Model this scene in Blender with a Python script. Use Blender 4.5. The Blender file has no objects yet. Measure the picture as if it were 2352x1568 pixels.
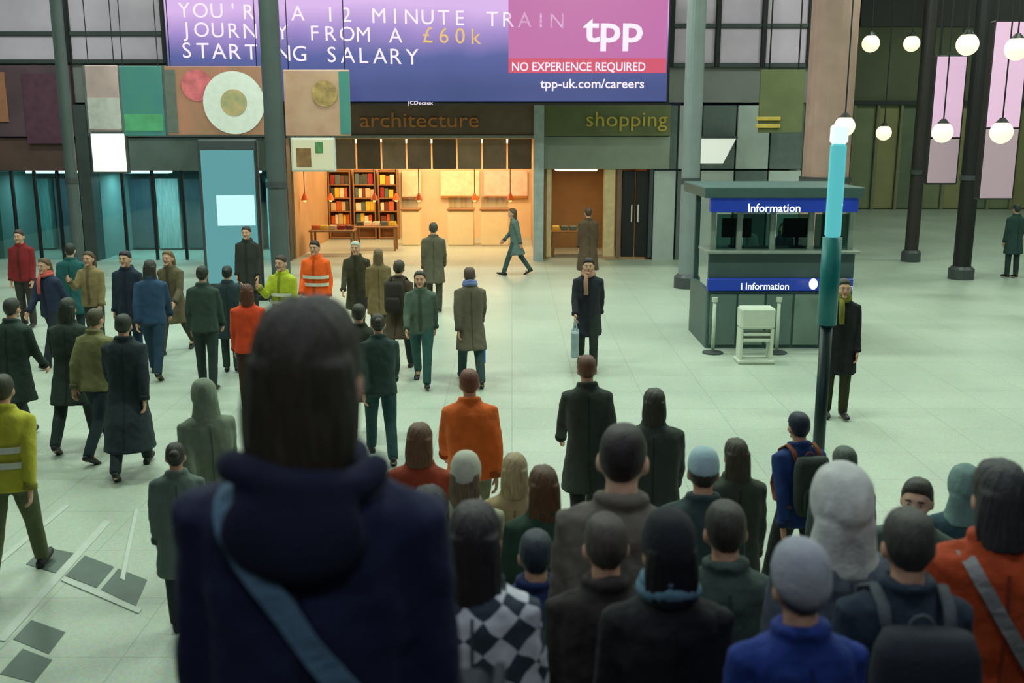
import bpy, math, random
from mathutils import Vector, Matrix, noise
from mathutils.bvhtree import BVHTree

random.seed(7)
PI = math.pi
scene = bpy.context.scene
COL = scene.collection
def lin(c):
    c = c / 255.0
    return c / 12.92 if c <= 0.04045 else ((c + 0.055) / 1.055) ** 2.4
def rgb(r, g, b): return (lin(r), lin(g), lin(b), 1.0)

# ------------------------------------------------------------------ camera
CAM_Z = 3.57
F_PX = 2287.0
PITCH = math.atan(484 / F_PX)
cam_data = bpy.data.cameras.new('camera')
cam_data.sensor_width = 36.0
cam_data.lens = 36.0 * F_PX / 2352.0
cam_data.clip_end = 300
cam_data.dof.use_dof = True
cam_data.dof.focus_distance = 15.0
cam_data.dof.aperture_fstop = 2.4
cam = bpy.data.objects.new('camera', cam_data)
cam.location = (0, 0, CAM_Z)
cam.rotation_euler = (PI / 2 - PITCH, 0, 0)
COL.objects.link(cam)
scene.camera = cam

# ------------------------------------------------------------------ world, exposure
world = bpy.data.worlds.new('night_sky'); scene.world = world
world.use_nodes = True
world.node_tree.nodes['Background'].inputs[0].default_value = (0.02, 0.024, 0.035, 1)
world.node_tree.nodes['Background'].inputs[1].default_value = 0.5
vs = scene.view_settings
vs.view_transform = 'Standard'; vs.look = 'None'; vs.gamma = 1.0
vs.exposure = 0.0
vs.use_curve_mapping = False

CEIL_WATT = 228.0
CEIL_COL = (0.83, 1.0, 0.86)
SHOP_WATT = 52.0
TEAL_WATT = 75.0
STAIR_FILL_WATT = 15.0

def P(px, py, Y):
    """point on the plane y = Y that lies along the sight line through a pixel of the photo"""
    a = (px - 1176) / F_PX; b = (784 - py) / F_PX
    dy = math.cos(PITCH) + b * math.sin(PITCH)
    dz = -math.sin(PITCH) + b * math.cos(PITCH)
    t = Y / dy
    return Vector((a * t, Y, CAM_Z + dz * t))
def ground(px, py, z=0.0):
    b = (784 - py) / F_PX
    dy = math.cos(PITCH) + b * math.sin(PITCH)
    dz = -math.sin(PITCH) + b * math.cos(PITCH)
    return P(px, py, (z - CAM_Z) * dy / dz)

# ------------------------------------------------------------------ materials
MATS = {}
def mat(name, col, rough=0.7, vary=0.12, scale=6.0, bump=0.0, bscale=40.0, metal=0.0, emit=None, estr=0.0, stretch=(1, 1, 1), col2=None):
    if name in MATS: return MATS[name]
    m = bpy.data.materials.new(name); m.use_nodes = True
    nt = m.node_tree; b = nt.nodes['Principled BSDF']
    c = rgb(*col)
    b.inputs['Roughness'].default_value = rough; b.inputs['Metallic'].default_value = metal
    tc = nt.nodes.new('ShaderNodeTexCoord'); mp = nt.nodes.new('ShaderNodeMapping')
    mp.inputs['Scale'].default_value = stretch
    nt.links.new(tc.outputs['Object'], mp.inputs[0])
    n = nt.nodes.new('ShaderNodeTexNoise'); n.inputs['Scale'].default_value = scale; n.inputs['Detail'].default_value = 4
    nt.links.new(mp.outputs[0], n.inputs['Vector'])
    r = nt.nodes.new('ShaderNodeValToRGB')
    r.color_ramp.elements[0].position = 0.3; r.color_ramp.elements[1].position = 0.7
    if col2: r.color_ramp.elements[0].color = rgb(*col2); r.color_ramp.elements[1].color = c
    else:
        r.color_ramp.elements[0].color = tuple(x * (1 - vary) for x in c[:3]) + (1,)
        r.color_ramp.elements[1].color = tuple(min(1, x * (1 + vary)) for x in c[:3]) + (1,)
    nt.links.new(n.outputs['Fac'], r.inputs[0])
    nt.links.new(r.outputs[0], b.inputs['Base Color'])
    if bump > 0:
        n2 = nt.nodes.new('ShaderNodeTexNoise'); n2.inputs['Scale'].default_value = bscale; n2.inputs['Detail'].default_value = 5
        nt.links.new(mp.outputs[0], n2.inputs['Vector'])
        bp = nt.nodes.new('ShaderNodeBump'); bp.inputs['Strength'].default_value = bump; bp.inputs['Distance'].default_value = 0.01
        nt.links.new(n2.outputs['Fac'], bp.inputs['Height']); nt.links.new(bp.outputs[0], b.inputs['Normal'])
    if emit:
        b.inputs['Emission Color'].default_value = rgb(*emit); b.inputs['Emission Strength'].default_value = estr
    MATS[name] = m
    return m
def glow(name, col, s=1.0, base=(20, 20, 20)):
    return mat(name, base, 0.4, 0.02, emit=col, estr=s)
def cloth(col, tag='cloth'):
    return mat('%s_%d_%d_%d' % ((tag,) + tuple(col)), col, 0.88, 0.14, 9.0, 0.35, 60.0)
def hairm(col):
    return mat('hair_%d_%d_%d' % tuple(col), col, 0.5, 0.35, 30.0, 0.6, 60.0, stretch=(3, 3, 0.4))
def skinm(col):
    return mat('skin_%d_%d_%d' % tuple(col), col, 0.55, 0.06, 12.0, 0.1, 80.0)
def glass(name, tint, rough=0.03, alpha=0.25):
    if name in MATS: return MATS[name]
    m = bpy.data.materials.new(name); m.use_nodes = True
    nt = m.node_tree; nt.nodes.clear()
    o = nt.nodes.new('ShaderNodeOutputMaterial'); mx = nt.nodes.new('ShaderNodeMixShader')
    t = nt.nodes.new('ShaderNodeBsdfTransparent'); g = nt.nodes.new('ShaderNodeBsdfGlossy')
    t.inputs[0].default_value = rgb(*tint); g.inputs['Roughness'].default_value = rough
    g.inputs[0].default_value = (0.8, 0.9, 0.9, 1)
    mx.inputs[0].default_value = alpha
    nt.links.new(t.outputs[0], mx.inputs[1]); nt.links.new(g.outputs[0], mx.inputs[2]); nt.links.new(mx.outputs[0], o.inputs[0])
    MATS[name] = m
    return m

# ------------------------------------------------------------------ mesh builder
class MB:
    def __init__(s): s.v = []; s.f = []; s.m = []; s.cur = 0
    def add(s, vs, fs):
        o = len(s.v); s.v += [tuple(x) for x in vs]
        s.f += [tuple(i + o for i in f) for f in fs]; s.m += [s.cur] * len(fs); return s
    def box(s, c, d, rot=None):
        hx, hy, hz = d[0] / 2, d[1] / 2, d[2] / 2
        vs = [Vector((x, y, z)) for x in (-hx, hx) for y in (-hy, hy) for z in (-hz, hz)]
        if rot: vs = [rot @ v for v in vs]
        c = Vector(c)
        return s.add([v + c for v in vs], [(0, 1, 3, 2), (4, 6, 7, 5), (0, 4, 5, 1), (2, 3, 7, 6), (0, 2, 6, 4), (1, 5, 7, 3)])
    def bev(s, c, d, b=0.02, rot=None):
        """box with chamfered edges"""
        h = [x / 2 for x in d]; b = min([b] + [x * 0.45 for x in h])
        vs = []; idx = {}
        for sx in (-1, 1):
            for sy in (-1, 1):
                for sz in (-1, 1):
                    for ax in range(3):
                        p = [sx * (h[0] - b), sy * (h[1] - b), sz * (h[2] - b)]
                        p[ax] = (sx, sy, sz)[ax] * h[ax]
                        idx[(sx, sy, sz, ax)] = len(vs); vs.append(Vector(p))
        fs = []
        for ax in range(3):
            a, c2 = [i for i in range(3) if i != ax]
            for sg in (-1, 1):
                q = []
                for u, w in ((-1, -1), (1, -1), (1, 1), (-1, 1)):
                    k = [0, 0, 0]; k[ax] = sg; k[a] = u; k[c2] = w
                    q.append(idx[(k[0], k[1], k[2], ax)])
                fs.append(tuple(q))
            for u in (-1, 1):
                for w in (-1, 1):
                    k1 = [0, 0, 0]; k2 = [0, 0, 0]
                    k1[ax] = -1; k2[ax] = 1; k1[a] = k2[a] = u; k1[c2] = k2[c2] = w
                    fs.append((idx[tuple(k1) + (a,)], idx[tuple(k2) + (a,)], idx[tuple(k2) + (c2,)], idx[tuple(k1) + (c2,)]))
        for sx in (-1, 1):
            for sy in (-1, 1):
                for sz in (-1, 1): fs.append(tuple(idx[(sx, sy, sz, a)] for a in range(3)))
        if rot: vs = [rot @ v for v in vs]
        c = Vector(c)
        return s.add([v + c for v in vs], fs)
    def loft(s, rings, caps=True):
        n = len(rings[0]); vs = [p for r in rings for p in r]; fs = []
        for i in range(len(rings) - 1):
            for j in range(n):
                k = (j + 1) % n
                fs.append((i * n + j, i * n + k, (i + 1) * n + k, (i + 1) * n + j))
        if caps:
            fs.append(tuple(reversed(range(n)))); fs.append(tuple(range((len(rings) - 1) * n, len(rings) * n)))
        return s.add(vs, fs)
    def tube(s, pts, rad, n=10, flat=1.0):
        pts = [Vector(p) for p in pts]
        if not isinstance(rad, (list, tuple)): rad = [rad] * len(pts)
        rings = []; ref = None
        for i, p in enumerate(pts):
            t = (pts[min(i + 1, len(pts) - 1)] - pts[max(i - 1, 0)]).normalized()
            if ref is None:
                ref = Vector((1, 0, 0)) if abs(t.x) < 0.8 else Vector((0, 1, 0))
            a = (ref - t * ref.dot(t)).normalized(); ref = a; b = t.cross(a)
            rings.append([p + a * math.cos(q) * rad[i] + b * math.sin(q) * rad[i] * flat for q in [2 * PI * k / n for k in range(n)]])
        return s.loft(rings)
    def ell(s, c, r, nu=12, nv=8, rot=None, fn=None):
        c = Vector(c); vs = [Vector((0, 0, 1))]; fs = []
        for i in range(1, nv):
            th = PI * i / nv
            for j in range(nu):
                ph = 2 * PI * j / nu
                vs.append(Vector((math.sin(th) * math.cos(ph), math.sin(th) * math.sin(ph), math.cos(th))))
        vs.append(Vector((0, 0, -1)))
        if fn: vs = [fn(v) for v in vs]
        else: vs = [Vector((v.x * r[0], v.y * r[1], v.z * r[2])) for v in vs]
        if rot: vs = [rot @ v for v in vs]
        for j in range(nu): fs.append((0, 1 + j, 1 + (j + 1) % nu))
        for i in range(nv - 2):
            for j in range(nu):
                a = 1 + i * nu + j; b = 1 + i * nu + (j + 1) % nu
                fs.append((a, a + nu, b + nu, b))
        l = len(vs) - 1; o = 1 + (nv - 2) * nu
        for j in range(nu): fs.append((l, o + (j + 1) % nu, o + j))
        return s.add([v + c for v in vs], fs)
    def mesh(s, name, smooth=False):
        me = bpy.data.meshes.new(name); me.from_pydata(s.v, [], s.f)
        if any(s.m): me.polygons.foreach_set('material_index', s.m)
        if smooth: me.polygons.foreach_set('use_smooth', [True] * len(s.f))
        me.update(); return me

def link(name, me, mats=None, parent=None, loc=None, rz=0.0):
    o = bpy.data.objects.new(name, me); COL.objects.link(o)
    if parent: o.parent = parent
    if loc is not None: o.location = loc
    if rz: o.rotation_euler = (0, 0, rz)
    if mats is not None:
        if not isinstance(mats, (list, tuple)): mats = [mats]
        if len(me.materials) < len(mats):
            for _ in range(len(mats) - len(me.materials)): me.materials.append(mats[len(me.materials)])
        for i, m in enumerate(mats):
            o.material_slots[i].link = 'OBJECT'; o.material_slots[i].material = m
    return o
def put(name, mb, m, parent=None, loc=None, rz=0.0, smooth=False):
    return link(name, mb.mesh(name, smooth), m, parent, loc, rz)
def tag(o, label, cat, group=None):
    o['label'] = label; o['category'] = cat
    if group: o['group'] = group
    return o
def thing(name, label, cat, loc=(0, 0, 0), rz=0.0, group=None):
    o = bpy.data.objects.new(name, None); COL.objects.link(o)
    o.empty_display_size = 0.2; o.location = loc; o.rotation_euler = (0, 0, rz)
    return tag(o, label, cat, group)
def struct(name, mb, m, parent=None):
    o = put(name, mb, m, parent)
    if not parent: o['kind'] = 'structure'
    return o
def bx(x0, x1, y0, y1, z0, z1):
    return MB().box(((x0 + x1) / 2, (y0 + y1) / 2, (z0 + z1) / 2), (x1 - x0, y1 - y0, z1 - z0))

BENCH = bpy.data.scenes.new('bench')          # a side scene where single meshes are worked out, removed at the end
def evaluated(o):
    vl = BENCH.view_layers[0]; vl.update()
    return bpy.data.meshes.new_from_object(o.evaluated_get(vl.depsgraph))
def solid(mb, voxel, smooth=3, fold=0.0, name='body', seed=0.0):
    """join overlapping closed shapes into one continuous skin"""
    me = mb.mesh(name); o = bpy.data.objects.new('tmp', me); BENCH.collection.objects.link(o)
    r = o.modifiers.new('r', 'REMESH'); r.mode = 'VOXEL'; r.voxel_size = voxel; r.use_smooth_shade = True
    s = o.modifiers.new('s', 'SMOOTH'); s.factor = 0.5; s.iterations = smooth
    out = evaluated(o)
    bpy.data.objects.remove(o); bpy.data.meshes.remove(me)
    if fold > 0:
        pv = [(v.co.copy(), v.normal.copy()) for v in out.vertices]; flat = []
        for p, nr in pv:
            w = noise.noise(Vector((p.x * 6 + seed, p.y * 6, p.z * 2.6))) + 0.6 * noise.noise(Vector((p.x * 13 + p.z * 5, p.y * 13 + seed, p.z * 10))) + 0.3 * noise.noise(Vector((p.x * 30, p.y * 30, p.z * 24 + seed)))
            flat += tuple(p + nr * (w * fold))
        out.vertices.foreach_set('co', flat); out.update()
    out.name = name
    return out
GLYPH = {}
def text_mb(txt, height, pitch=None, depth=0.012, width=None, bold=0.0):
    """letters as flat extruded shapes in the x-z plane, left edge at x = 0, base line at z = 0"""
    mb = MB()
    def one(t):
        if (t, bold) in GLYPH: return GLYPH[(t, bold)]
        cu = bpy.data.curves.new('t', 'FONT'); cu.body = t; cu.size = 1.0; cu.extrude = 0.0; cu.resolution_u = 3; cu.offset = bold
        o = bpy.data.objects.new('t', cu); BENCH.collection.objects.link(o)
        me = evaluated(o)
        vs = [v.co.copy() for v in me.vertices]; fs = [tuple(p.vertices) for p in me.polygons]
        bpy.data.objects.remove(o); bpy.data.meshes.remove(me); bpy.data.curves.remove(cu)
        GLYPH[(t, bold)] = (vs, fs)
        return vs, fs
    cap = 0.69
    k = height / cap
    def addflat(vs, fs, ox, sx):
        mb.add([Vector((ox + v.x * sx, 0.0, v.y * k)) for v in vs], fs)
    if pitch:
        for i, ch in enumerate(txt):
            if ch == ' ': continue
            vs, fs = one(ch)
            x0 = min(v.x for v in vs); x1 = max(v.x for v in vs)
            addflat(vs, fs, i * pitch + pitch / 2 - (x0 + x1) / 2 * k, k)
    else:
        vs, fs = one(txt)
        x0 = min(v.x for v in vs); x1 = max(v.x for v in vs)
        sx = width / (x1 - x0) if width else k
        addflat(vs, fs, -x0 * sx, sx)
    return mb

# =================================================================== STRUCTURE
FY = 28.0          # shop fronts
M_floor = None
def floor_mat():
    m = bpy.data.materials.new('pale_terrazzo'); m.use_nodes = True
    nt = m.node_tree; b = nt.nodes['Principled BSDF']
    tc = nt.nodes.new('ShaderNodeTexCoord')
    n1 = nt.nodes.new('ShaderNodeTexNoise'); n1.inputs['Scale'].default_value = 0.35; n1.inputs['Detail'].default_value = 3
    n2 = nt.nodes.new('ShaderNodeTexVoronoi'); n2.inputs['Scale'].default_value = 60
    br = nt.nodes.new('ShaderNodeTexBrick'); br.offset = 0.0; br.inputs['Scale'].default_value = 1.0
    br.inputs['Brick Width'].default_value = 0.9; br.inputs['Row Height'].default_value = 0.9; br.inputs['Mortar Size'].default_value = 0.006
    br.inputs['Color1'].default_value = (1, 1, 1, 1); br.inputs['Color2'].default_value = (0.94, 0.95, 0.94, 1); br.inputs['Mortar'].default_value = (0.72, 0.74, 0.72, 1)
    for n in (n1, n2, br): nt.links.new(tc.outputs['Object'], n.inputs['Vector'])
    r = nt.nodes.new('ShaderNodeValToRGB'); r.color_ramp.elements[0].position = 0.3; r.color_ramp.elements[1].position = 0.7
    r.color_ramp.elements[0].color = rgb(168, 180, 166); r.color_ramp.elements[1].color = rgb(190, 200, 184)
    nt.links.new(n1.outputs['Fac'], r.inputs[0])
    mx = nt.nodes.new('ShaderNodeMix'); mx.data_type = 'RGBA'; mx.blend_type = 'MULTIPLY'; mx.inputs[0].default_value = 1.0
    nt.links.new(r.outputs[0], mx.inputs[6]); nt.links.new(br.outputs[0], mx.inputs[7])
    mx2 = nt.nodes.new('ShaderNodeMix'); mx2.data_type = 'RGBA'; mx2.blend_type = 'OVERLAY'; mx2.inputs[0].default_value = 0.12
    nt.links.new(mx.outputs[2], mx2.inputs[6]); nt.links.new(n2.outputs['Color'], mx2.inputs[7])
    nt.links.new(mx2.outputs[2], b.inputs['Base Color'])
    b.inputs['Roughness'].default_value = 0.38
    return m
M_floor = floor_mat()
floor = struct('floor', bx(-17, 25, 4.7, 47, -0.3, 0.0), M_floor)
M_grey = mat('grey_wall_panel', (150, 150, 146), 0.6, 0.06, 1.2, 0.1, 8)
M_greyd = mat('dark_grey_metal', (66, 72, 74), 0.45, 0.1, 3)
M_dark = mat('near_black_paint', (20, 20, 22), 0.5, 0.1, 3)
M_brown = mat('dark_brown_board', (122, 98, 82), 0.6, 0.15, 2, 0.1, 14)
M_white = mat('white_paint', (216, 218, 212), 0.5, 0.03, 2)
M_ceil = mat('ceiling_plaster', (205, 207, 200), 0.8, 0.05, 0.6)
M_olive = mat('olive_board', (112, 118, 80), 0.6, 0.12, 2)
M_pinkstone = mat('pinkish_stone', (176, 142, 130), 0.55, 0.1, 2.0, 0.1, 20)
ceiling = struct('ceiling', bx(-17.3, 25.3, 4.7, 47.3, 9.5, 9.8), M_ceil)
struct('ceiling', bx(-17.3, 25.3, -4, 4.69, 5.1, 5.5), mat('shading_soffit', (40, 42, 44), 0.8, 0.1))  # unseen low soffit added to keep ceiling light off the stairs
struct('wall_front', bx(-17.3, 25.3, 4.5, 4.7, 5.5, 9.5), M_grey)
struct('wall_left', bx(-17.3, -17, -4, 47.3, -0.3, 9.5), mat('teal_grey_wall', (70, 84, 84), 0.6, 0.1, 1))
struct('wall_right', bx(25, 25.3, -4, 47.3, -0.3, 9.5), mat('green_grey_wall', (120, 128, 110), 0.6, 0.1, 1))
struct('wall_behind', bx(-17.3, 25.3, -4.3, -4, -0.3, 5.5), M_greyd)
# staircase the nearer people walk down
def step_z(y):
    if y < 0.4: return 2.0
    k = int((y - 0.4) / 0.36)
    return max(0.0, 2.0 - 0.1538 * (k + 1))
stairs = thing('staircase', 'wide dark stone staircase leading down from the camera to the pale concourse', 'staircase', (0, 0, 0))
M_step = mat('dark_stone_step', (58, 60, 62), 0.6, 0.2, 6, 0.2, 40)
put('landing', bx(-4.2, 4.2, -3.9, 0.4, 1.8, 2.0), M_step, stairs)
for k in range(12):
    z = 2.0 - 0.1538 * (k + 1); y0 = 0.4 + 0.36 * k
    put('step', bx(-4.2, 4.2, y0, y0 + 0.36, max(z - 0.3, -0.0), z), M_step, stairs)
    put('nosing', bx(-4.2, 4.2, y0 + 0.31, y0 + 0.362, z, z + 0.004), mat('pale_nosing', (150, 150, 130), 0.6), stairs)

# floor shade and dirt painted dark, reflections pale (lower left of the view)
M_fdark = mat('dark_shade_dirt_green', (84, 100, 92), 0.4, 0.12, 6)
M_fstrip = mat('pale_reflection_strip', (196, 203, 193), 0.4, 0.04, 6)
def quad_patch(pts, m, name, h=None):
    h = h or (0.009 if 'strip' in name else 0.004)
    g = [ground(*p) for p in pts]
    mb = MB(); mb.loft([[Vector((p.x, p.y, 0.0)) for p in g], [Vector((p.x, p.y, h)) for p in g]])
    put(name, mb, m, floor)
quad_patch([(150, 1322), (195, 1276), (262, 1302), (222, 1350)], M_fdark, 'floor_shade_dirt')
quad_patch([(232, 1354), (272, 1306), (338, 1332), (312, 1392)], M_fdark, 'floor_shade_dirt')
quad_patch([(60, 1296), (102, 1256), (186, 1274), (140, 1320)], M_fdark, 'floor_shade_dirt')
quad_patch([(30, 1468), (72, 1424), (150, 1452), (112, 1502)], M_fdark, 'floor_shade_dirt')
quad_patch([(0, 1548), (52, 1490), (120, 1516), (78, 1568)], M_fdark, 'floor_shade_dirt')
quad_patch([(-10, 1470), (240, 1196), (256, 1198), (12, 1474)], M_fstrip, 'floor_reflection_strip')
quad_patch([(140, 1334), (150, 1326), (326, 1400), (318, 1410)], M_fstrip, 'floor_reflection_strip')
quad_patch([(-10, 1290), (150, 1160), (160, 1162), (0, 1296)], M_fstrip, 'floor_reflection_strip')
quad_patch([(276, 1330), (310, 1170), (318, 1170), (286, 1334)], M_fstrip, 'floor_reflection_strip')

# ceiling luminaires over the concourse
def ceil_light(x, y, w=2.6, f=1.0):
    t = thing('ceiling_light', 'long fluorescent fitting under the concourse ceiling, above the frame', 'light', (x, y, 9.5), 0, 'fluorescent fittings of the concourse ceiling')
    put('housing', MB().bev((0, 0, -0.08), (w + 0.2, 0.9, 0.15), 0.03), M_white, t)
    put('diffuser', MB().box((0, 0, -0.17), (w, 0.7, 0.02)), glow('fluorescent_diffuser', (235, 255, 215), 2.0), t)
    ld = bpy.data.lights.new('fluorescent', 'AREA'); ld.shape = 'RECTANGLE'; ld.size = w; ld.size_y = 0.8
    ld.energy = CEIL_WATT * f; ld.color = CEIL_COL
    lo = bpy.data.objects.new('lamp', ld); COL.objects.link(lo); lo.parent = t; lo.location = (0, 0, -0.22)
for x in (-12, -5, 2, 9):
    for y in (10.8, 16.8, 23.0): ceil_light(x, y, 2.6, 1.22 if x in (-5, 2) else 1.0)
for x, y in ((16, 13), (16, 19), (16, 26), (16, 34), (20, 41), (22, 22)): ceil_light(x, y, 2.6, 0.72)

for x, y in ((-2.4, 0.2), (0.0, 0.2), (2.4, 0.2), (-2.4, 2.8), (0.0, 2.8), (2.4, 2.8)):  # added fill lamps, out of view, to brighten people on the stairs
    t = thing('fill_lamp', 'round fill light added under the soffit to brighten the people below, above the frame', 'light', (x, y, 5.1), 0, 'added fill lamps over the stairs')
    put('rim', MB().tube([(0, 0, -0.03), (0, 0, 0.0)], 0.16, 20), M_greyd, t)
    put('lens', MB().tube([(0, 0, -0.035), (0, 0, -0.03)], 0.12, 20), glow('fill_lens', (225, 235, 255), 2.0), t)
    ld = bpy.data.lights.new('fill_lamp', 'AREA'); ld.shape = 'DISK'; ld.size = 0.3; ld.energy = STAIR_FILL_WATT; ld.color = (0.82, 0.92, 1.0)
    lo = bpy.data.objects.new('lamp', ld); COL.objects.link(lo); lo.parent = t; lo.location = (0, 0, -0.05)

# ------------------------------------------------------------------ back wall above the shops
zt = P(1176, 240, FY).z
def X(px, Y=FY): return P(px, 300, Y).x
def Z(py, Y=FY): return P(1176, py, Y).z
x_end = X(1850)
struct('wall_back', bx(-17, x_end, FY, FY + 0.3, Z(235), 9.5), mat('wall_mid_grey', (132, 132, 130), 0.7, 0.08, 0.8))  # plain mid grey wall colour
struct('wall_far', bx(x_end - 0.3, 25, 46.7, 47, -0.3, 9.5), mat('far_wall_olive', (120, 122, 98), 0.7, 0.12, 0.7))
struct('wall_return', bx(x_end - 0.3, x_end, FY + 0.3, 46.7, 0, 9.5), M_grey)
# upper glazed panels at left with dark mullions
M_pane = mat('mauve_grey_glass', (216, 196, 218), 0.3, 0.08, 1.2)
def upper_window(n, x0, x1, y0, y1, cols, rows):
    fr = MB(); a0, a1, b0, b1 = X(x0), X(x1), Z(y1), Z(y0)
    root = bpy.data.objects.new('window_%d' % n, None); COL.objects.link(root); root['kind'] = 'structure'
    w = (a1 - a0) / cols; hs = [b0]
    for r in rows: hs.append(Z(r))
    hs.append(b1); hs = sorted(set(hs))
    for i in range(cols):
        for j in range(len(hs) - 1):
            put('pane', MB().box((a0 + w * (i + .5), FY - 0.03, (hs[j] + hs[j + 1]) / 2), (w - 0.1, 0.04, hs[j + 1] - hs[j] - 0.1)), M_pane, root)
    for i in range(cols + 1): put('mullion', MB().bev((a0 + w * i, FY - 0.08, (b0 + b1) / 2), (0.14, 0.16, b1 - b0 + .1), 0.02), M_dark, root)
    for h in hs: put('transom', MB().bev(((a0 + a1) / 2, FY - 0.07, h), (a1 - a0, 0.12, 0.12), 0.02), M_greyd, root)
upper_window(1, -40, 395, -90, 142, 2, [78])
upper_window(2, 1535, 1845, -90, 150, 3, [60])

# ------------------------------------------------------------------ shop units
def part_box(name, px0, px1, py0, py1, Y, th, m, parent, bev=0.015):
    a = P(px0, py1, Y); b = P(px1, py0, Y); x0, x1 = X(px0, Y), X(px1, Y)
    z0, z1 = Z(py1, Y), Z(py0, Y)
    return put(name, MB().bev(((x0 + x1) / 2, Y + th / 2, (z0 + z1) / 2), (x1 - x0, th, z1 - z0), bev), m, parent)
def shop_room(root, px0, px1, m_back, m_side, depth=5.0, ceil_z=None, Y=FY):
    x0, x1 = X(px0), X(px1); cz = ceil_z or Z(312)
    put('back_wall', bx(x0, x1, Y + depth, Y + depth + 0.1, 0, cz), m_back, root)
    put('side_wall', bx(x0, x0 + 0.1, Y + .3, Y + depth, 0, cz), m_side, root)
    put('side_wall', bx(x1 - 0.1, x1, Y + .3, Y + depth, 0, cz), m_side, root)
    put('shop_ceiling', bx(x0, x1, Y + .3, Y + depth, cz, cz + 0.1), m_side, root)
def shop_lamp(root, x, y, z, watt, col, sx, sy, name='ceiling_panel', strength=3.0):
    put(name, MB().bev((x, y, z - 0.05), (sx, sy, 0.08), 0.02), glow('lit_panel_%d_%d' % (int(col[0] * 100), int(col[2] * 100)), tuple(int(255 * c ** 0.45) for c in col), strength), root)
    ld = bpy.data.lights.new('shop_light', 'AREA'); ld.shape = 'RECTANGLE'; ld.size = sx; ld.size_y = sy; ld.energy = watt; ld.color = col
    lo = bpy.data.objects.new('lamp', ld); COL.objects.link(lo); lo.parent = root; lo.location = (x, y, z - 0.12)

# --- warm bookshop, centre
warm = (1.0, 0.71, 0.40)
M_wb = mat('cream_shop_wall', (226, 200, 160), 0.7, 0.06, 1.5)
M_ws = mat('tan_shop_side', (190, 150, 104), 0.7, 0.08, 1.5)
shop = thing('bookshop', 'warm lit open fronted bookshop with an architecture sign under the advertising screen', 'shop', (0, 0, 0))
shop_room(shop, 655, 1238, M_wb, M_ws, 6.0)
for px in (770, 950, 1130):
    shop_lamp(shop, X(px), FY + 1.6, Z(322), SHOP_WATT, warm, 1.6, 0.8)
    shop_lamp(shop, X(px), FY + 4.4, Z(322), SHOP_WATT, warm, 1.6, 0.8)
fas = part_box('fascia', 655, 1240, 240, 312, FY - 0.15, 0.45, M_brown, shop)
part_box('fascia_trim', 655, 1240, 310, 318, FY - 0.2, 0.5, mat('pale_trim', (150, 150, 140), 0.5), shop)
n = 8
for i in range(n):
    a = 760 + (1225 - 760) * i / n; b = 760 + (1225 - 760) * (i + 1) / n - 4
    part_box('transom_panel', a, b, 319, 388, FY - 0.05, 0.08, mat('transom_brown_%d' % (i % 3), ((150, 116, 90), (118, 90, 68), (170, 134, 104))[i % 3], 0.6, 0.2, 2), shop)
# back shelves with books, lit counters
M_shelf = mat('oak_shelf', (150, 104, 58), 0.6, 0.15, 3, stretch=(1, 1, 6))
shelfroot = []
bookcols = [(206, 96, 44), (230, 190, 60), (120, 60, 40), (214, 180, 130), (70, 74, 60), (240, 220, 180), (160, 40, 30), (90, 110, 100)]
bookwords = ['orange', 'yellow', 'brown', 'tan', 'dark olive', 'cream', 'dark red', 'grey green']
nb = 0
for si, (sx0, sx1) in enumerate(((748, 800), (806, 858), (864, 910))):
    x0, x1 = X(sx0, FY + 5.4), X(sx1, FY + 5.4); yb = FY + 5.4
    t = thing('bookcase', ('tall oak bookcase at the left end of the warm bookshop', 'oak bookcase second from the left in the warm bookshop', 'narrow oak bookcase beside the cream posters of the bookshop')[si], 'bookcase', ((x0 + x1) / 2, yb, 0), 0, 'bookcases in the warm shop')
    w = x1 - x0
    put('back_panel', MB().box((0, 0.4, 1.15), (w, 0.03, 2.3)), M_shelf, t)
    for s in (-1, 1): put('side_panel', MB().bev((s * (w / 2 - 0.02), 0.2, 1.15), (0.04, 0.4, 2.3), 0.005), M_shelf, t)
    for k in range(6):
        z = 0.05 + k * 0.44
        put('shelf', MB().bev((0, 0.2, z), (w - 0.08, 0.4, 0.035), 0.005), M_shelf, t)
    for k in range(1, 5):
        x = x0 + 0.06
        while x < x1 - 0.16:
            bw = random.uniform(0.10, 0.2); bh = random.uniform(0.26, 0.36); ci = random.randrange(8)
            o = put('book', MB().bev((0, 0.1, bh / 2), (bw - 0.012, 0.2, bh), 0.008), mat('book_cover_%d' % ci, bookcols[ci], 0.5), None, (x + bw / 2, yb + 0.06, 0.05 + k * 0.44 + 0.018))
            tag(o, '%s upright book in the %s oak bookcase of the warm shop' % (bookwords[ci], ('left', 'middle', 'right')[si]), 'book', 'books in the warm shop'); nb += 1
            x += bw
# cream posters on the back wall
for i, (a, b, c, d) in enumerate(((920, 965, 392, 452), (1010, 1100, 392, 450), (1110, 1212, 392, 450))):
    t = thing('poster', ('narrow cream poster on the bookshop back wall beside the bookcases', 'wide cream poster in the middle of the bookshop back wall', 'pinkish cream poster at the right end of the bookshop back wall')[i], 'poster', (0, 0, 0), 0, 'posters inside the bookshop')
    part_box('print', a, b, c, d, FY + 5.9, 0.04, mat('cream_print_%d' % i, ((240, 220, 180), (246, 226, 186), (244, 206, 186))[i], 0.7), t)
    part_box('frame_edge', a, b, d, d + 6, FY + 5.87, 0.06, mat('brass_edge', (170, 120, 60), 0.4), t)
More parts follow.
